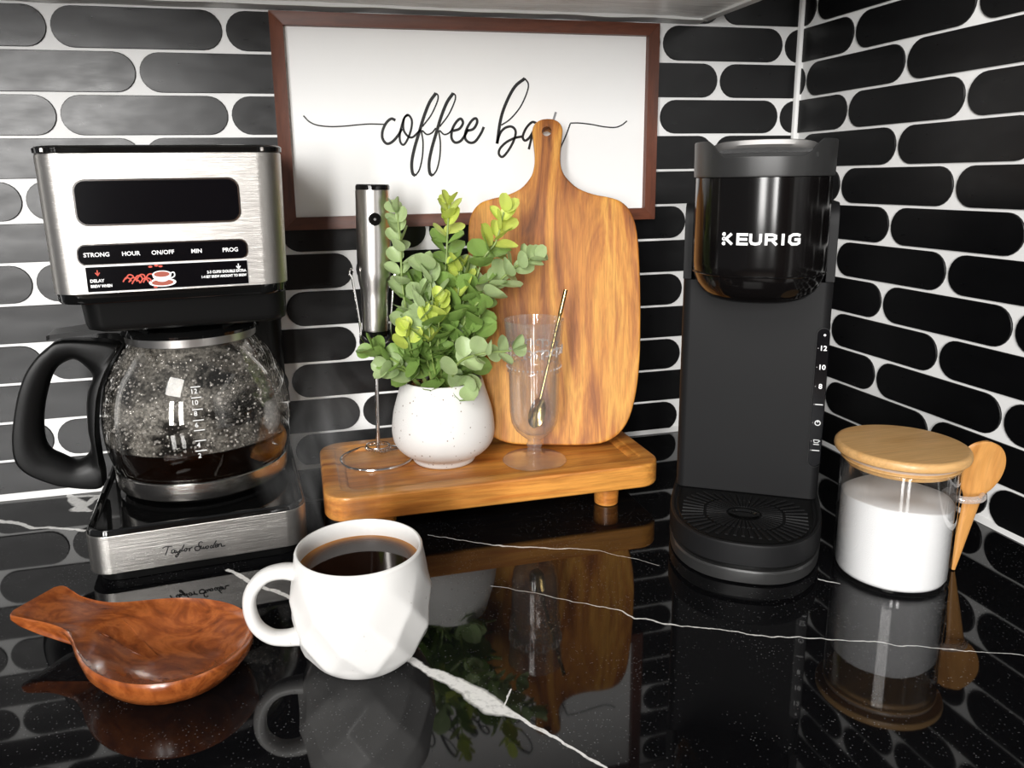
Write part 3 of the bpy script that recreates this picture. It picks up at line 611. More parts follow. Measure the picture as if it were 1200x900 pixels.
for s, z in (('2', .043), ('4', .0515), ('6', .067), ('8', .0755), ('10', .0835), ('12', .0915)):
    r = r_at(z); text('', s, .0052, .001, z+.001, -r-.0004, 'white_print', CV, name='fill_number')
bm = new(); lathe(bm, [(r-.0001, z) for r, z in inner if lvl < z < .124], 72); obj('condensation', bm, 'fog', CV)
bm = new(); rnd = random.Random(3)   # droplets condensed inside the glass
for i in range(1300):
    z = rnd.uniform(.045, .118); a = rnd.uniform(-PI*.98, -.02); r = r_at(z)-.0019; s = rnd.choice((.0003, .0004, .0005, .0006, .0008, .0011))
    c = Vector((r*math.cos(a), r*math.sin(a), z)); bmesh.ops.create_icosphere(bm, subdivisions=1, radius=s, matrix=Matrix.Translation(c))
o = obj('droplets', bm, 'cut_glass', CV, smooth=80); o['kind'] = 'stuff'

# ---------------------------------------------------------------- milk frother on a wire stand
FS = thing('frother_stand', 'chrome wire stand with a ring foot holding the milk frother', 'stand', (-.4825, -.0935, .0362))
bm = new(); tube(bm, [(.0325*math.cos(2*PI*i/56), .0325*math.sin(2*PI*i/56), .0013) for i in range(56)], .0013, 8, True); obj('ring_foot', bm, 'chrome', FS)
fx, fy = .0020, .0040
bm = new(); tube(bm, crom([(.027, .018, .0013), (.016, .016, .0013), (fx+.003, fy+.006, .0020), (fx+.0012, fy+.005, .006), (fx+.0015, fy+.005, .02), (fx+.003, fy+.005, .104), (fx+.003, fy+.004, .107)], 5), .0013, 8); obj('upright', bm, 'chrome', FS)
bm = new()
for s in (-1, 1):
    tube(bm, crom([(fx+.003, fy+.004, .106), (fx+.003+s*.008, fy-.002, .108), (fx+.003+s*.0135, fy-.004, .114), (fx+.003+s*.0135, fy-.004, .124), (fx+.003+s*.0175, fy-.004, .162), (fx+.003+s*.0185, fy-.004, .168), (fx+.003+s*.0205, fy-.004, .172), (fx+.003+s*.0190, fy-.004, .1755), (fx+.003+s*.0165, fy-.004, .1735)], 5), .0011, 8)
obj('cradle', bm, 'chrome', FS)
FR = thing('milk_frother', 'handheld steel milk frother standing whisk down in the wire stand', 'frother', (-.4806, -.0897, .0395), rot=(0, math.radians(1.55), 0))
bm = new(); lathe(bm, [(0, .1165), (.0112, .1165), (.0116, .118), (.0118, .146), (.0125, .154), (.0142, .162), (.0148, .170), (.0148, .2385), (.0144, .2395), (0, .2395)], 48); obj('body', bm, 'steel_v', FR)
bm = new(); lathe(bm, [(0, .2395), (.0146, .2395), (.0147, .2425), (.0138, .2440), (0, .2445)], 48); obj('top_cap', bm, 'gloss_black', FR)
bm = new(); lathe(bm, [(0, .098), (.0022, .098), (.0030, .102), (.0042, .1065), (.0085, .1085), (.0118, .112), (.0120, .1168), (0, .1170)], 40); obj('nose_cone', bm, 'gloss_black', FR)
bm = new(); tube(bm, [(0, 0, .004), (0, 0, .1)], .0019, 12); obj('shaft', bm, 'chrome', FR)
bm = new(); P_ = []
for i in range(200):
    a = 2*PI*i/200; q = 26*a; R_ = .0110+.0012*math.cos(q); P_.append((R_*math.cos(a), R_*math.sin(a), .0045+.0012*math.sin(q)+.002))
tube(bm, P_, .00035, 5, True); tube(bm, [(.0108*math.cos(2*PI*i/30), .0108*math.sin(2*PI*i/30), .0075+.001) for i in range(30)], .0006, 6, True)
tube(bm, crom([(0, 0, .010), (.004, 0, .0085), (.0108, 0, .0085)], 4), .0006, 6); tube(bm, crom([(0, 0, .010), (-.004, 0, .0085), (-.0108, 0, .0085)], 4), .0006, 6); obj('whisk', bm, 'chrome', FR)
bm = new()
R = [[(.0055*k*math.cos(2*PI*i/28), y, .2150+.0055*k*math.sin(2*PI*i/28)) for i in range(28)] for k, y in ((1, -.0120), (1, -.0152), (.9, -.0156), (.7, -.0154))]
loft(bm, R); btn = obj('power_button', bm, 'gloss_black', FR)
bm = new(); disc(bm, 0, .2150, .0011, .0011, -.0153, .0002, 12); obj('button_mark', bm, 'silver_plastic', btn)

# ---------------------------------------------------------------- potted plant
PP = thing('potted_plant', 'bushy artificial eucalyptus in a round speckled white pot', 'plant', (-.4225, -.1110, .0362))
prof = [(0, .001), (.025, .001), (.0266, 0), (.0284, .002), (.0296, .006), (.0375, .0105), (.0440, .018), (.0463, .027), (.0461, .036), (.0446, .047), (.0416, .058), (.0382, .069), (.0364, .0755), (.0350, .0768), (.0335, .0755), (.0345, .066), (.036, .055), (0, .055)]
bm = new(); lathe(bm, [(p.x, p.z) for p in crom([(r, 0, z) for r, z in prof[1:-2]], 3)]+[(.036, .055), (0, .055)], 64); obj('pot', bm, 'pot', PP, smooth=60)
bm = new(); lathe(bm, [(0, .060), (.0352, .060), (.0345, .067), (.02, .069), (0, .0695)], 32)
for v in bm.verts: v.co.z += .002*noise.noise(v.co*90) if v.co.z > .065 else 0
obj('soil', bm, 'soil', PP)
bm = new(); rnd = random.Random(11)
for i in range(120):
    a = rnd.uniform(0, 2*PI); r = .031*math.sqrt(rnd.random()); s = rnd.uniform(.0012, .0024)
    bmesh.ops.create_icosphere(bm, subdivisions=1, radius=s, matrix=Matrix.Translation((r*math.cos(a), r*math.sin(a), .0700+rnd.uniform(0, .002))) @ Matrix.Diagonal((1, rnd.uniform(.6, 1), .7, 1)))
o = obj('gravel', bm, 'gravel', PP, smooth=20); o['kind'] = 'stuff'
def leaf_mesh(mt, cup=.16, asp=.86):
    bm = new(); nl, nw = 8, 6; G = []
    for i in range(nl+1):
        t = i/nl; w = asp*.5*math.sqrt(max(0, 1-(2*t-1)**2))*(1+.12*math.sin(PI*t)); row = []
        for j in range(-nw//2, nw//2+1):
            s = j/(nw/2); row.append(bm.verts.new((t, s*w, cup*((s*w*1.6)**2+.7*(t-.35)**2)-.035*max(0, 1-abs(s)*2.5))))
        G.append(row)
    for a in range(nl):
        for j in range(nw):
            f = (G[a][j], G[a+1][j], G[a+1][j+1], G[a][j+1])
            try: bm.faces.new(f)
            except ValueError: pass
    bmesh.ops.remove_doubles(bm, verts=bm.verts, dist=1e-4)
    for f in bm.faces: f.smooth = True
    me = bpy.data.meshes.new('leaf'); bm.to_mesh(me); bm.free(); me.materials.append(MT[mt]); return me
LM = {k: [leaf_mesh(k, c, a) for c, a in ((.16, .86), (.34, .78), (.05, .95))] for k in ('leaf_grey', 'leaf_green', 'leaf_lime')}
STEM = {'a': [(-0.0155, 0.0029, 0.1087), (-0.0254, 0.0048, 0.1526), (-0.0312, 0.0059, 0.195), (-0.0314, 0.0059, 0.2289), (-0.0331, 0.0062, 0.2584)], 'b': [(-0.0041, 0.0008, 0.1084), (0.0006, -0.0001, 0.1674), (0.0063, -0.0012, 0.213), (0.0086, -0.0016, 0.2428), (0.0106, -0.002, 0.2648)], 'c': [(0.0035, -0.0007, 0.1081), (0.024, -0.0045, 0.1744), (0.0375, -0.007, 0.2161), (0.0496, -0.0093, 0.233), (0.0566, -0.0106, 0.2581)], 'd': [(0.0036, -0.0007, 0.1121), (0.0223, -0.0042, 0.1652), (0.0468, -0.0088, 0.1931), (0.0657, -0.0123, 0.2101), (0.0822, -0.0154, 0.2188)], 'e': [(0.0073, -0.0014, 0.108), (0.0154, -0.0029, 0.1261), (0.0345, -0.0065, 0.1334), (0.062, -0.0116, 0.1358)], 'f': [(-0.0133, 0.0025, 0.1087), (-0.0246, 0.0046, 0.1329), (-0.029, 0.0054, 0.1566)], 'g': [(-0.0194, 0.0036, 0.1065), (-0.0354, 0.0066, 0.1261), (-0.0574, 0.0108, 0.1394)], 'h': [(-0.0057, 0.0011, 0.1084), (-0.0022, 0.0004, 0.148), (0.0002, -0.0, 0.1812)], 'i': [(-0.0209, 0.0039, 0.1065), (-0.0341, 0.0064, 0.1213), (-0.0475, 0.0089, 0.1233)]}
# stem: path key, depth offset towards the viewer, leaf kind low, leaf kind high, leaf size low/high, first leaf, pairs
viewd = Vector((-.16, -.98, 0)).normalized(); EYE = Vector((-.1211, -.6627, .251))
SPEC = [('a', .004, 'leaf_grey', 'leaf_grey', .0195, .0140, .30, 10), ('b', .006, 'leaf_green', 'leaf_lime', .0250, .0130, .30, 10), ('c', .008, 'leaf_green', 'leaf_lime', .0240, .0160, .30, 9),
        ('d', .016, 'leaf_grey', 'leaf_grey', .0230, .0135, .42, 8), ('e', .066, 'leaf_grey', 'leaf_grey', .0200, .0140, .30, 5), ('f', .030, 'leaf_green', 'leaf_lime', .0210, .0125, .25, 6),
        ('g', .034, 'leaf_green', 'leaf_green', .0200, .0165, .25, 5), ('h', .028, 'leaf_green', 'leaf_lime', .0240, .0125, .22, 8), ('i', .030, 'leaf_grey', 'leaf_grey', .0190, .0150, .20, 4)]
EXTRA = {'j': ([(0, 0, .06), (.004, .010, .10), (-.004, .014, .14), (-.008, .016, .165)], 'leaf_green'), 'k': ([(.004, 0, .06), (.014, .008, .095), (.024, .014, .12), (.030, .014, .14)], 'leaf_green'),
         'l': ([(-.004, 0, .06), (-.014, .004, .10), (-.020, .010, .13), (-.022, .010, .155)], 'leaf_green'), 'm': ([(0, -.008, .06), (.006, -.016, .085), (.010, -.020, .112)], 'leaf_green'),
         'n': ([(.006, -.010, .06), (.012, -.022, .075), (.013, -.034, .078)], 'leaf_grey'), 'o': ([(-.006, -.004, .06), (-.014, -.014, .09), (-.018, -.018, .125), (-.020, -.018, .150)], 'leaf_grey'),
         's': ([(.002, -.004, .06), (.008, -.014, .11), (.018, -.014, .145), (.022, -.010, .168)], 'leaf_grey'), 't': ([(-.002, -.006, .06), (-.012, -.022, .10), (-.014, -.024, .13)], 'leaf_lime'),
         'p': ([(0, -.004, .06), (.006, -.012, .10), (.012, -.016, .14), (.016, -.012, .172)], 'leaf_lime'), 'q': ([(.004, -.004, .06), (.018, -.014, .09), (.026, -.018, .118), (.034, -.018, .140)], 'leaf_green'), 'r': ([(-.002, -.004, .06), (-.004, -.018, .10), (-.008, -.020, .14), (-.012, -.018, .175)], 'leaf_grey')}
rnd = random.Random(5)
def grow(path, klo, khi, s0, s1, t0, pairs, offz=-.036):
    C = crom(path, 8); bm = new(); tube(bm, C, [.0013-.0007*i/(len(C)-1) for i in range(len(C))], 6); st = obj('stem', bm, 'stem', PP)
    ph = rnd.uniform(0, PI)
    for k in range(pairs+1):
        t = t0+(1-t0)*k/pairs; i = min(int(t*(len(C)-1)), len(C)-2); p = C[i].lerp(C[i+1], t*(len(C)-1)-i); T_ = (C[i+1]-C[i]).normalized()
        u = T_.orthogonal().normalized(); w = T_.cross(u); ang = ph+k*PI/2*1.12+rnd.uniform(-.5, .5)
        tt = (t-t0)/(1-t0); s = s0+(s1-s0)*tt; kind = khi if tt > .52+.2*rnd.random() else klo
        for q in ((0, 1) if k < pairs else (0, 1, .5)):
            a = ang+q*PI+rnd.uniform(-.3, .3); out = (u*math.cos(a)+w*math.sin(a)); lift = rnd.uniform(.0, .75)+.5*tt
            X = (out*math.cos(lift)+T_*math.sin(lift)); X = (X+Vector((0, 0, .10))).normalized()
            Zn = (T_-X*T_.dot(X)); Zn = (Zn.normalized()+viewd*rnd.uniform(.3, 1.1)+Vector((rnd.uniform(-.4, .4), 0, .3))); Zn = (Zn-X*Zn.dot(X)).normalized(); Y = Zn.cross(X)
            sz = s*rnd.uniform(.85, 1.12)
            tip = PP.location+p+X*sz; nf = -(tip-O).dot(nb)
            if tip.x > -.408 and (tip-O).dot(nb) < .006: continue
            o = bpy.data.objects.new('leaf', rnd.choice(LM[kind])); COL.objects.link(o); o.parent = st
            Mx = Matrix((( X.x*sz, Y.x*sz, Zn.x*sz, p.x+X.x*.0012), (X.y*sz, Y.y*sz, Zn.y*sz, p.y+X.y*.0012), (X.z*sz, Y.z*sz, Zn.z*sz, p.z+X.z*.0012), (0, 0, 0, 1)))
            o.matrix_basis = Mx
for key, off, klo, khi, s0, s1, t0, pairs in SPEC:
    pts = [Vector((x, y, z-.036)) for x, y, z in STEM[key]]; pts = [p+(EYE-p).normalized()*off*min(1, i/2+.3) for i, p in enumerate(pts)]
    grow(pts, klo, khi, s0, s1, t0, pairs)
for key, (pts, kd) in EXTRA.items(): grow([Vector(p) for p in pts], 'leaf_green', kd, .0235, .0185, .25, 7 if len(pts) > 3 else 3)

# ---------------------------------------------------------------- footed glass and brass spoon
GL = thing('footed_glass', 'clear footed glass with an embossed band on the wooden tray', 'glass', (-.3447, -.1385, .0363))
go = [(0, 0), (.0280, 0), (.0288, .0008), (.0280, .0018), (.018, .0032), (.009, .0055), (.0062, .0085), (.0066, .0105), (.0058, .0125), (.0072, .0155), (.0058, .0180), (.0062, .0205), (.0110, .0240), (.0172, .0300), (.0205, .0370), (.0218, .0470), (.0222, .065), (.0226, .083),
      (.0240, .0845), (.0232, .0862), (.0234, .0905), (.0246, .0925), (.0238, .0945), (.0246, .110), (.0258, .128), (.0262, .1300)]
gi = [(.0248, .1300), (.0238, .118), (.0226, .098), (.0216, .083), (.0211, .065), (.0207, .048), (.0192, .038), (.0158, .0315), (.0095, .0265), (0, .0245)]
bm = new(); lathe(bm, go+gi, 72)
obj('glass_body', bm, 'drink_glass', GL, smooth=60)
bm = new()
for k in range(10):
    a0 = 2*PI*k/10; 
    for s in (-1, 1):
        P_ = []
        for i in range(9):
            t = i/8*1.6*PI; rr_ = .0042*(1-i/14); da = s*rr_*math.cos(t)/.024; z = .1035+rr_*math.sin(t); a = a0+s*.16+da; R_ = .0240+(z-.0945)*.06; P_.append((R_*math.cos(a), R_*math.sin(a), z))
        tube(bm, P_, .0007, 6)
    a = a0+.31; tube(bm, [(.0243*math.cos(a), .0243*math.sin(a), .0995), (.0245*math.cos(a), .0245*math.sin(a), .1080)], .0008, 6)
for k in range(36):
    a = 2*PI*k/36; bmesh.ops.create_icosphere(bm, subdivisions=1, radius=.0009, matrix=Matrix.Translation((.0238*math.cos(a), .0238*math.sin(a), .0885)))
obj('embossed_band', bm, 'cut_glass', GL, smooth=60)
BS = thing('brass_spoon', 'small brass spoon with a twisted handle standing in the footed glass', 'spoon', (-.3447, -.1385, .0363))
p0 = Vector((-.0020, -.0045, .0330)); p1 = Vector((.0300, .002, .1540)); dr = (p1-p0).normalized(); H = (p1-p0).length
bs = p0+dr*.026
bm = new(); P_ = [bs+dr*(H-.026)*i/60 for i in range(61)]; tube(bm, P_, [.0014+(.0005 if i > 46 else 0)+(.0005*math.sin(i*2.2) if 18 < i < 40 else 0) for i in range(61)], 8); obj('handle', bm, 'brass', BS, smooth=60)
bm = new(); side = Vector((0, -1, 0)).cross(dr).normalized(); fr_ = dr.cross(side).normalized()
if fr_.y > 0: fr_ = -fr_
G = []
for lay in (0, 1):
    g_ = []
    for i in range(15):
        t = i/14; w = .0084*math.sqrt(max(0.0004, 1-(2*t-1)**2))*(1-.15*t); row = []
        for j in range(-5, 6):
            s = j/5; dep = .0040*(1-s*s)*math.sin(PI*t); row.append(bm.verts.new(p0+dr*(.0290*t-.001)+side*s*w-fr_*(dep)+fr_*(.0006 if lay else 0)))
        g_.append(row)
    for i in range(14):
        for j in range(10): bm.faces.new((g_[i][j], g_[i+1][j], g_[i+1][j+1], g_[i][j+1]))
    G.append(g_)
bd_ = lambda g_: [g_[i][0] for i in range(15)]+g_[14][1:]+[g_[i][10] for i in range(13, -1, -1)]+g_[0][9:0:-1]
A_, B_ = bd_(G[0]), bd_(G[1])
for i in range(len(A_)): j = (i+1) % len(A_); bm.faces.new((A_[i], A_[j], B_[j], B_[i]))
obj('bowl', bm, 'brass', BS, smooth=60)

# ---------------------------------------------------------------- mug
MG = thing('coffee_mug', 'white faceted ceramic mug of black coffee in the foreground', 'mug', (-.5165, -.334, 0))
mo = [(.0005, .0012), (.026, .0012), (.0275, 0), (.0295, .0006), (.0335, .0045), (.0378, .0105), (.0408, .019), (.0424, .029), (.0426, .038), (.0418, .048), (.0402, .059), (.0388, .067), (.0384, .0700)]
mc = [(p.x, p.z) for p in crom([(r, 0, z) for r, z in mo], 5)]
mi = [(.0378, .0712), (.0368, .0714), (.0358, .0700), (.0366, .060), (.0385, .048), (.0390, .036), (.0375, .022), (.033, .009), (.02, .005), (0, .0048)]
bm = new(); n = 144; V = []
for r, z in mc+mi:
    row = []
    outer_ = (r, z) in mc
    for i in range(n):
        a = 2*PI*i/n; rr_ = r
        if outer_ and z > .003:
            amp = .0017*min(1, (z-.003)/.008)*max(0.0, min(1, (.066-z)/.030))
            u = a*9/(2*PI)+z/.034; w = a*9/(2*PI)-z/.046+.3
            s1 = abs((u % 1)-.5)*2; s2 = abs((w % 1)-.5)*2
            rr_ = r-amp*(1.15*(1-s1**2)+.85*(1-s2**2))+amp*.9
        row.append(bm.verts.new((rr_*math.cos(a), rr_*math.sin(a), z)))
    V.append(row)
for a, b2 in zip(V, V[1:]):
    for i in range(n): j = (i+1) % n; bm.faces.new((a[i], a[j], b2[j], b2[i]))
bm.faces.new(V[0][::-1]); bm.faces.new(V[-1])
obj('body', bm, 'ceramic', MG, smooth=60)
hd = Vector((-.997, .03, 0)).normalized(); P_ = []
hp = crom([(.0365, 0, .0585), (.046, 0, .0605), (.0560, 0, .0585), (.0640, 0, .0500), (.0660, 0, .0390), (.0630, 0, .0270), (.0555, 0, .0190), (.047, 0, .0165), (.0385, 0, .0165)], 6)
bm = new(); rings = []
for i, p in enumerate(hp):
    T_ = (hp[min(i+1, len(hp)-1)]-hp[max(i-1, 0)]).normalized(); nn = Vector((-T_.z, 0, T_.x)); e_ = abs(i/(len(hp)-1)-.5)*2
    wa, wb_ = .0040+.0012*e_**4, .0060+.0015*e_**4
    ring = []
    for k in range(16):
        a = 2*PI*k/16; q = p+nn*wa*math.cos(a); lat = wb_*math.sin(a); ring.append((hd.x*q.x-hd.y*lat, hd.y*q.x+hd.x*lat, q.z))
    rings.append(ring)
loft(bm, rings); obj('handle', bm, 'ceramic', MG, smooth=60)
bm = new(); lathe(bm, [(0, .0588), (.0364, .0588), (.0368, .0592), (.0366, .0602), (.0355, .0598), (0, .0598)], 72); obj('coffee', bm, 'coffee_top', MG)

# ---------------------------------------------------------------- spoon rest
SR = thing('spoon_rest', 'reddish carved wooden spoon rest lying left of the white mug', 'spoon rest', (-.6290, -.325, 0), -35)
prw = [(-.1120, .0150), (-.1085, .0190), (-.100, .0180), (-.090, .0160), (-.078, .0155), (-.066, .0170), (-.054, .0225), (-.040, .0315), (-.024, .0395), (-.006, .0435), (.012, .0430), (.028, .0370), (.040, .0260), (.0465, .0130), (.0480, .0001)]
pc = crom([(x, w, 0) for x, w in prw], 3)
S_ = [(p.x, max(p.y, .0001)) for p in pc]
ol = [(x, w) for x, w in S_]+[(x, -w) for x, w in S_[::-1][1:]]
def rimz(x): return .0235+.0020*max(0, min(1, (-x-.02)/.09))+.003*max(0, (-x-.090)/.03)
def srring(sc, zf, push=0): 
    return [((x-.004)*sc+.004 if x > -.03 else x*(1-(1-sc)*.25)-.0012+(1-sc)*.0, w*sc, zf(x)) for x, w in ol]
def ins(d, zf):
    n = len(ol); out = []
    for i, (x, w) in enumerate(ol):
        p, q = Vector(ol[i-1]), Vector(ol[(i+1) % n]); t = (q-p).normalized() if (q-p).length > 1e-9 else Vector((0, 1)); nn = Vector((t.y, -t.x))
        out.append((x+nn.x*d, w+nn.y*d, zf(x)))
    return out
def bowl(x, w, dmax=.0165):
    h = math.exp(-(((x-.002)/.0385)**2+(w/.0345)**2)**2); g_ = math.exp(-(w/.014)**2)*.0012*max(0, min(1, -x/.05)); return dmax*h+g_
bm = new()
def lowz(x, base): return base+.0125*max(0, min(1, (-x-.030)/.035))**1.3*(1-base/.03)
rings = [[((x*.42+.002 if x > -.05 else -.019+(x+.05)*.1), w*.42, .0001) for x, w in ol], [(x*.62 if x > -.05 else -.031+(x+.05)*.45, w*.66, lowz(x*.55, .0022)) for x, w in ol], [(x*.84, w*.86, lowz(x, .0068)) for x, w in ol],
         [(x*.95, w*.965, lowz(x, .0135)) for x, w in ol], [(x, w, rimz(x)-.0035) for x, w in ol], [(x*.998, w*.995, rimz(x)-.0010) for x, w in ol], [(x*.988, w*.97, rimz(x)) for x, w in ol]]
for sc in (.94, .88, .80, .70, .58, .45, .3, .15, .04):
    rings.append([(x*sc+.0*x, w*sc, rimz(x*sc)-.0006-bowl(x*sc, w*sc)) for x, w in ol])
loft(bm, rings, True, True)
obj('dish', bm, 'rest_wood', SR, smooth=70)

# ---------------------------------------------------------------- pod coffee machine
KM = thing('pod_coffee_machine', 'tall slim black pod coffee machine in the tiled corner', 'coffee maker', (-.1970, -.2450, 0), -32.6)
def kplan(hx, yf, z, r_b=.15, n=36, yb=.14, flat=.030):
    out = [(hx, yb, z)]
    for i in range(n+1):
        a = PI*i/n; c_, s_ = math.cos(a), math.sin(a)
        out.append((hx*(abs(c_)**.80)*(1 if c_ >= 0 else -1), -flat*0-.018-(-yf-.018)*(s_**.86), z))
    out.append((-hx, yb, z)); return out
bm = new(); loft(bm, [kplan(h, f, z) for h, f, z in ((.0545, -.0945, 0), (.0565, -.0965, .0015), (.0570, -.0970, .0095), (.0560, -.096, .0110))], smooth if 0 else True); obj('foot_plate', bm, 'lid_grey', KM)
bm = new(); loft(bm, [kplan(.0535, -.0935, .0108), kplan(.0535, -.0935, .0142)]); obj('shadow_gap', bm, 'satin_black', KM)
bm = new(); loft(bm, [kplan(h, f, z) for h, f, z in ((.0555, -.0955, .0140), (.0570, -.0970, .0150), (.0570, -.0970, .0295), (.0562, -.0962, .0308), (.0545, -.0945, .0312), (.0535, -.0935, .0305), (.0530, -.0930, .0296))]); obj('drip_base', bm, 'matte_black', KM)
bm = new(); loft(bm, [kplan(.0515, -.0915, z, yb=-.0015) for z in (.0290, .0300)]+[kplan(.0508, -.0908, .0304, yb=-.002)]); dt_ = obj('drip_tray', bm, 'satin_black', KM)
bm = new()
for i in range(44):
    a = 2*PI*i/44; c_, s_ = math.cos(a), math.sin(a); r1 = .013
    ext = min(.046/abs(c_) if abs(c_) > 1e-3 else 9, (.040/abs(s_) if s_ < 0 else .036/abs(s_)) if abs(s_) > 1e-3 else 9, .0485)
    for q in ((r1, r1+(ext-r1)*.45), (r1+(ext-r1)*.52, ext)):
        d_ = Vector((c_, s_, 0)); n_ = Vector((-s_, c_, 0))*.0009; o_ = Vector((0, -.043, 0)); A_ = o_+d_*q[0]; B_ = o_+d_*q[1]
        loft(bm, [[A_-n_+Vector((0, 0, .0302)), A_+n_+Vector((0, 0, .0302)), B_+n_*1.5+Vector((0, 0, .0302)), B_-n_*1.5+Vector((0, 0, .0302))], [A_-n_*.7+Vector((0, 0, .0314)), A_+n_*.7+Vector((0, 0, .0314)), B_+n_*1.1+Vector((0, 0, .0314)), B_-n_*1.1+Vector((0, 0, .0314))]])
obj('grille_rib', bm, 'matte_black', dt_)['kind'] = 'stuff'
bm = new(); lathe(bm, [(0, .0300), (.0085, .0300), (.0100, .0316), (.0085, .0318), (.0072, .0306), (0, .0304)], 32, 0, -.043, 1.15, .7); obj('drain_cup', bm, 'gloss_black', dt_)
bm = new(); rbox(bm, -.0556, .0556, 0, .145, .0305, .2058, .007, .0006, 8); obj('tower', bm, 'matte_black', KM)
bm = new(); rbox(bm, -.0535, .0535, .040, .145, .2056, .2640, .012, .001, 8); obj('rear_housing', bm, 'matte_black', KM)
for s in (-1, 1):
    bm = new(); x0, x1 = sorted((s*.0556, s*.0492)); prof_ = [(.0005, .2062), (.0005, .2480), (.0012, .2560), (.0035, .2615), (.0075, .2645), (.013, .2652), (.120, .2652), (.120, .2062)]
    loft(bm, [[(x0+.0003, y, z) for y, z in prof_], [(x0, y, z) for y, z in prof_], [(x1, y, z) for y, z in prof_], [(x1-.0003, y, z) for y, z in prof_]]); obj('side_arm', bm, 'matte_black', KM)
def hplan(hx, yf, z, yb=.06, n=28, q=.80):
    out = [(hx, yb, z)]
    for i in range(n+1):
        a = PI*i/n; c_, s_ = math.cos(a), math.sin(a); out.append((hx*(abs(c_)**q)*(1 if c_ >= 0 else -1), -.012-(-yf-.012)*(s_**.9), z))
    out.append((-hx, yb, z)); return out
bm = new(); R = []
for z, hx, yf in ((.1955, .020, -.035), (.1960, .030, -.050), (.1985, .0365, -.058), (.2030, .0415, -.0625), (.2090, .0450, -.0655), (.2160, .0472, -.067), (.224, .0478, -.0675), (.2845, .0478, -.0675)): R.append(hplan(hx, yf, z))
loft(bm, R); hb = obj('brew_head', bm, 'smoke', KM)
bm = new(); loft(bm, [hplan(.0482, -.068, .2162), hplan(.0485, -.0683, .2166), hplan(.0482, -.068, .2170)]); 
obj('brew_head_rim', bm, 'smoke', hb)
# lid: saddle-shaped rim, low in front and high at the sides
bm = new(); R = []
def saddle(p, base=.2985, k=.0112):
    x = abs(p[0])/.0485; back = max(0, min(1, (p[1]+.068)/.06)); t_ = min(1, max(0, (x-.52)/.26)); return base+k*t_*t_*(3-2*t_)
for z, hx, yf in ((.2846, .0470, -.0668), (.2850, .0488, -.0686), (.2862, .0490, -.0688)): R.append(hplan(hx, yf, z))
R.append([(p[0], p[1], saddle(p)-.0008) for p in hplan(.0494, -.0692, 0)]); R.append([(p[0], p[1], saddle(p)) for p in hplan(.0489, -.0687, 0)])
R.append([(p[0], p[1], saddle(p)-.0004) for p in hplan(.0474, -.0674, 0)]); R.append([(p[0], p[1], saddle(p, .2965, .008)) for p in hplan(.0440, -.060, 0)]); R.append([(p[0], p[1], .2955) for p in hplan(.030, -.035, 0)])
loft(bm, R); ld = obj('lid', bm, 'lid_grey', KM)
bm = new(); A_ = []
for i in range(25):
    t = -1+2*i/24; x = .0385*t; y = -.058-.004*(1-t*t)+.020*abs(t)**6; zt = .3075+.0018*(1-t*t)-.004*abs(t)**8; A_.append([(x, y, zt-.0050), (x, y-.0012, zt-.0030), (x, y-.0008, zt), (x, y+.010, zt+.0008), (x, y+.010, zt-.0040)])
loft(bm, A_); obj('lid_handle', bm, 'silver_plastic', ld)
bm = new(); A_ = []
for i in range(25):
    t = -1+2*i/24; x = .034*t; y = -.062+.004*abs(t)**3; A_.append([(x, y, .2975), (x, y-.0006, .3005), (x, y+.004, .3008), (x, y+.004, .2975)])
loft(bm, A_); obj('handle_recess_lip', bm, 'lid_grey', ld)
# lettering on the curved head: bend flat strokes round the front
def head_y(x, hx=.0478, yf=-.0675):
    c_ = min(1, (abs(x)/hx)**(1/.80)); return -.012-(-yf-.012)*(math.sqrt(1-c_*c_)**.9)
GLY = {'K': [[(0.62, 1), (.30, .5), (.66, 0)]], 'E': [[(.60, 1), (0, 1), (0, 0), (.60, 0)], [(0, .5), (.55, .5)]], 'U': [[(0, 1), (0, .30), (.08, .08), (.32, 0), (.56, .08), (.64, .30), (.64, 1)]],
       'R': [[(0, 0), (0, 1), (.40, 1), (.60, .88), (.60, .60), (.40, .46), (0, .46)], [(.36, .46), (.64, 0)]], 'I': [[(.05, 0), (.05, 1)]],
       'G': [[(.62, .92), (.50, 1), (.22, 1), (.02, .80), (0, .25), (.18, 0), (.50, 0), (.62, .12), (.62, .48), (.38, .48)]]}
bm = new(); bx = [-.0230, -.0140, -.0055, .0040, .0128, .0168]
bxs = {'K': -.0262, 'E': -.0153, 'U': -.0069, 'R': .0032, 'I': .0135, 'G': .0182}
HT, WD = .0082, .0100
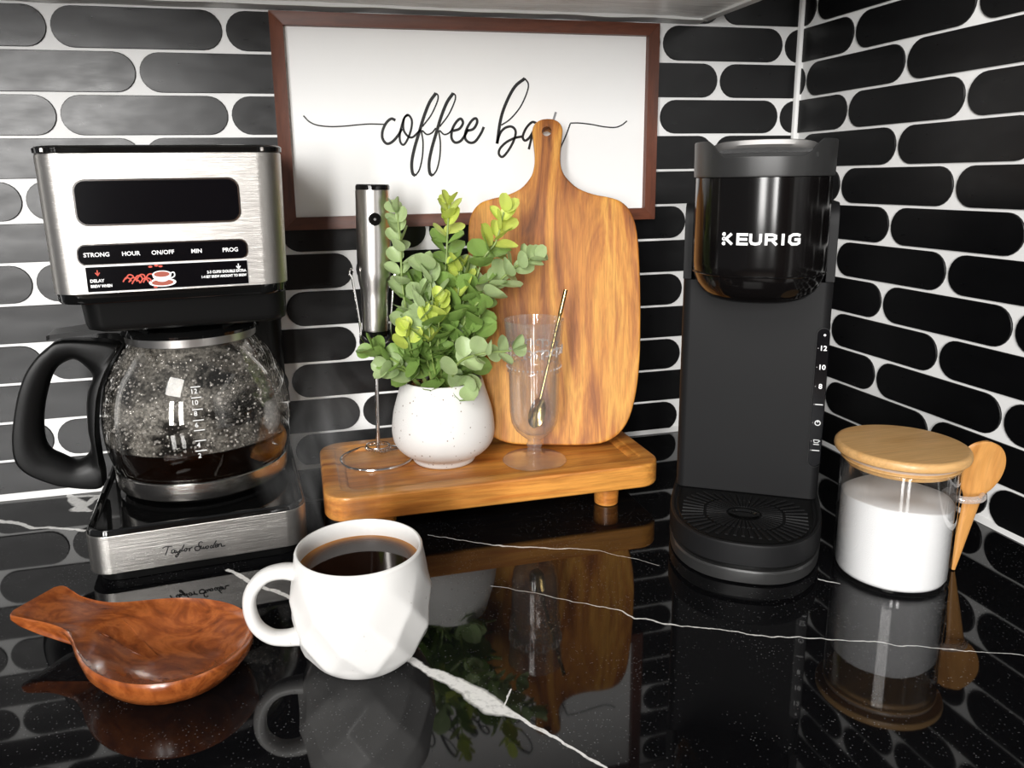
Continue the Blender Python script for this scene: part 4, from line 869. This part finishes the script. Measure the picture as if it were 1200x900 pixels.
for ch, x0 in bxs.items():
    for st_ in GLY[ch]:
        pts = [(x0+.0008+a*WD, .2389+.0009+b2*(HT-.0018)) for a, b2 in st_]; den = []
        for (p, q) in zip(pts, pts[1:]):
            for t in range(4): den.append((p[0]+(q[0]-p[0])*t/4, p[1]+(q[1]-p[1])*t/4))
        den.append(pts[-1])
        C = [Vector((p[0], 0, p[1])) for p in den]; ext_ = .0007
        C[0] = C[0]+(C[0]-C[1]).normalized()*ext_; C[-1] = C[-1]+(C[-1]-C[-2]).normalized()*ext_
        R = []
        for i, c in enumerate(C):
            d0 = (C[i]-C[i-1]).normalized() if i else (C[1]-C[0]).normalized(); d1 = (C[i+1]-C[i]).normalized() if i < len(C)-1 else d0
            s0, s1 = Vector((-d0.z, 0, d0.x)), Vector((-d1.z, 0, d1.x)); ms = (s0+s1).normalized(); ms = ms/max(.5, ms.dot(s0))*.00095
            a, b2 = c+ms, c-ms; R.append([(a.x, head_y(a.x)+.0001, a.z), (a.x, head_y(a.x)-.0003, a.z), (b2.x, head_y(b2.x)-.0003, b2.z), (b2.x, head_y(b2.x)+.0001, b2.z)])
        loft(bm, R)
for k_, z_ in enumerate((.2462, .2430, .2398)):
    x_ = -.0238; n_ = 16
    if k_ == 1:
        A2 = [[(x_+r_*math.cos(2*PI*i/n_), head_y(x_)-.0004, z_+r_*math.sin(2*PI*i/n_)) for i in range(n_)] for r_ in (.0013, .0006)]; loft(bm, A2, False, False)
    else: disc(bm, x_, z_, .0013, .0013, head_y(x_)+.0002, .0006, 16)
obj('brand_lettering', bm, 'white_print', hb)
# control strip wrapping the tower's right edge
bm = new(); panel(bm, .0462, .0554, .0590, .1705, .0003, .0007, .0050, 6); cs = obj('control_strip', bm, 'display', KM)
bm = new()
oo = [(p[0], p[1]) for p in rr(.0457, .0556, .0584, .1711, .0055, 0, 6)]
ii = [(p[0], p[1]) for p in rr(.0463, .0556, .0590, .1705, .0050, 0, 6)]
loft(bm, [[(x, .0002, z) for x, z in oo], [(x, -.0009, z) for x, z in oo], [(x, -.0009, z) for x, z in ii], [(x, .0002, z) for x, z in ii]], False, False); obj('strip_edge', bm, 'satin_black', cs)
for s, z in (('12', .1550), ('10', .1400), ('8', .1247)): text('', s, .0054, .0512, z, -.0004, 'white_print', cs, bold=.00012)
bm = new()
disc(bm, .0516, .1655, .0009, .0009, -.0003, .0003, 12)
for z in (.1102, .0725): stroke(bm, [(.0484, z), (.0540, z)], .0006, -.0003, .0003, 1)
tube(bm, [(.0512+.0019*math.cos(2*PI*i/20), -.0005, .0952+.0019*math.sin(2*PI*i/20)) for i in range(20)], .0004, 5, True)
stroke(bm, [(.0512, .0955), (.0512, .0975)], .0006, -.0003, .0005, 1)
stroke(bm, [(.0492, .0812), (.0530, .0812), (.0525, .0790), (.0498, .0790), (.0492, .0812)], .0005, -.0003, .0003, 1); stroke(bm, [(.0492, .0775), (.0534, .0775)], .0005, -.0003, .0003, 1)
stroke(bm, [(.0530, .0812), (.0540, .0805), (.0528, .0797)], .0004, -.0003, .0003, 1)
obj('button_mark', bm, 'white_print', cs)
bm = new()
for z in (.1550, .1400, .1247, .1102, .0952, .0800, .0725): disc(bm, .0476, z, .0004, .0004, -.0003, .0002, 8)
obj('indicator_dot', bm, 'silver_plastic', cs)
bm = new(); rbox(bm, .030, .056, .146, .152, .02, .05, .002, .001, 2); obj('rear_foot', bm, 'satin_black', KM)

# ---------------------------------------------------------------- sugar jar and wooden spoon
JR = thing('sugar_jar', 'round glass jar of white sugar with a bamboo lid in the right corner', 'jar', (-.1362, -.3405, 0))
bm = new(); jo = [(0, .0004), (.0350, .0004), (.0372, .0012), (.0383, .0035), (.0385, .010), (.0385, .0868), (.0380, .0876), (.0373, .0878), (.0368, .0870), (.0368, .006), (.0355, .0036), (.033, .0030), (0, .0030)]
lathe(bm, jo, 96); obj('glass_body', bm, 'glass', JR)
bm = new(); n = 72; V = []
su = [(0, .0032), (.033, .0032), (.0352, .0038), (.03655, .0065), (.03655, .0600)]
lathe(bm, su+[(.0355, .0612), (.026, .0630), (.014, .0625), (.006, .0618), (0, .0620)], 72)
for v in bm.verts:
    if v.co.z > .0595: v.co.z += .0035*noise.noise((v.co.x*28, v.co.y*28, 4))-.0012*(v.co.x/.036)
obj('sugar', bm, 'sugar', JR, smooth=60)
bm = new(); lathe(bm, [(0, .0932), (.0420, .0932), (.0432, .0940), (.0437, .0958), (.0434, .0980), (.0424, .0994), (.0405, .1000), (0, .1002)], 96); jl = obj('lid', bm, 'bamboo', JR)
bm = new(); lathe(bm, [(0, .0842), (.0352, .0842), (.0362, .0850), (.0366, .0872), (.0380, .0880), (.0390, .0884), (.0390, .0892), (.0378, .0898), (.0375, .0932), (0, .0932)], 72); obj('lid_plug', bm, 'bamboo', jl)
bm = new(); tube(bm, [(.0368*math.cos(2*PI*i/64), .0368*math.sin(2*PI*i/64), .0912) for i in range(64)], .0016, 8, True); obj('lid_seal', bm, 'seal', jl)
rd = Vector((.0515, -.0100, 0)).normalized(); ang0 = math.atan2(rd.y, rd.x)
def jl_(a, b2, z): return (rd.x*a-rd.y*b2, rd.y*a+rd.x*b2, z)
bm = new(); P_ = [jl_(.0500+.0125*math.cos(2*PI*i/36), .0095*math.sin(2*PI*i/36), .0585) for i in range(36)]
tube(bm, P_, .0026, 10, True); obj('spoon_loop', bm, 'cut_glass', JR, smooth=60)
sp_b = Vector((-.1362, -.3405, 0))+Vector(jl_(.0490, 0, 0)); 
WS = thing('wooden_spoon', 'small bamboo spoon held in the glass loop of the sugar jar', 'spoon', (sp_b.x-.0012, sp_b.y, .0008))
lean = math.radians(8.5); face = math.radians(14)
bm = new(); ws = [(0, .0018), (.012, .0030), (.030, .0046), (.048, .0060), (.056, .0068), (.061, .0090), (.066, .0128), (.074, .0162), (.083, .0170), (.091, .0148), (.0965, .0100), (.0990, .0040), (.0995, .0004)]
wc = [(p.x, max(p.y, .0003)) for p in crom([(a, b2, 0) for a, b2 in ws], 4)]
R = []
for s_, w_ in wc:
    th = .0022; cup_ = .003 if s_ > .06 else 0; ring = []
    for k in range(-6, 7):
        q = k/6; ring.append((q*w_, -th*math.sqrt(max(0, 1-q*q))*.8-.0002+cup_*(1-q*q)*math.sin(PI*(s_-.06)/.04 if s_ > .06 else 0)*.6, s_))
    for k in range(6, -7, -1):
        q = k/6; ring.append((q*w_, th*.8*math.sqrt(max(0, 1-q*q))+.0002+cup_*(1-q*q)*math.sin(PI*(s_-.06)/.04 if s_ > .06 else 0), s_))
    R.append(ring)
loft(bm, R); wo = obj('spoon_body', bm, 'spoon_wood', WS, smooth=60)
WS.rotation_euler = Matrix.Rotation(-face-.0, 3, 'Z').to_4x4().to_euler()
WS.matrix_world = Matrix.Translation(WS.location) @ Matrix.Rotation(-math.radians(14), 4, 'Z') @ Matrix.Rotation(lean, 4, 'Y')

# ---------------------------------------------------------------- steam rising from the mug
m = bpy.data.materials.new('steam'); m.use_nodes = True; N, L = m.node_tree.nodes, m.node_tree.links; N.remove(N['Principled BSDF'])
vs = node(m, 'ShaderNodeVolumeScatter'); vs.inputs['Color'].default_value = (1, 1, 1, 1)
co = coords(m, (26, 26, 11)); nz = noise_tex(m, co, 1.0, 3, .55, 1.6)
tc = node(m, 'ShaderNodeTexCoord'); gr = node(m, 'ShaderNodeTexGradient', gradient_type='SPHERICAL')
mp = node(m, 'ShaderNodeMapping'); mp.inputs['Location'].default_value = (0, 0, -1.0); mp.inputs['Scale'].default_value = (1/.050, 1/.044, 1/.062)
L.new(tc.outputs['Object'], mp.inputs[0]); L.new(mp.outputs[0], gr.inputs[0])
dens = math_n(m, 'MULTIPLY', math_n(m, 'MULTIPLY', ramp(m, nz, [(.46, (0, 0, 0)), (.68, (1, 1, 1))]), gr.outputs[0]), 20.0)
L.new(dens, vs.inputs['Density']); L.new(vs.outputs[0], [n for n in N if n.type == 'OUTPUT_MATERIAL'][0].inputs['Volume'])
bm = new(); bmesh.ops.create_icosphere(bm, subdivisions=3, radius=1, matrix=Matrix.Translation((0, 0, .062)) @ Matrix.Diagonal((.050, .044, .062, 1)))
st = obj('steam', bm, m, None, (-.5300, -.326, .0745)); st['label'] = 'faint steam rising from the coffee in the white mug'; st['category'] = 'steam'; st['kind'] = 'stuff'
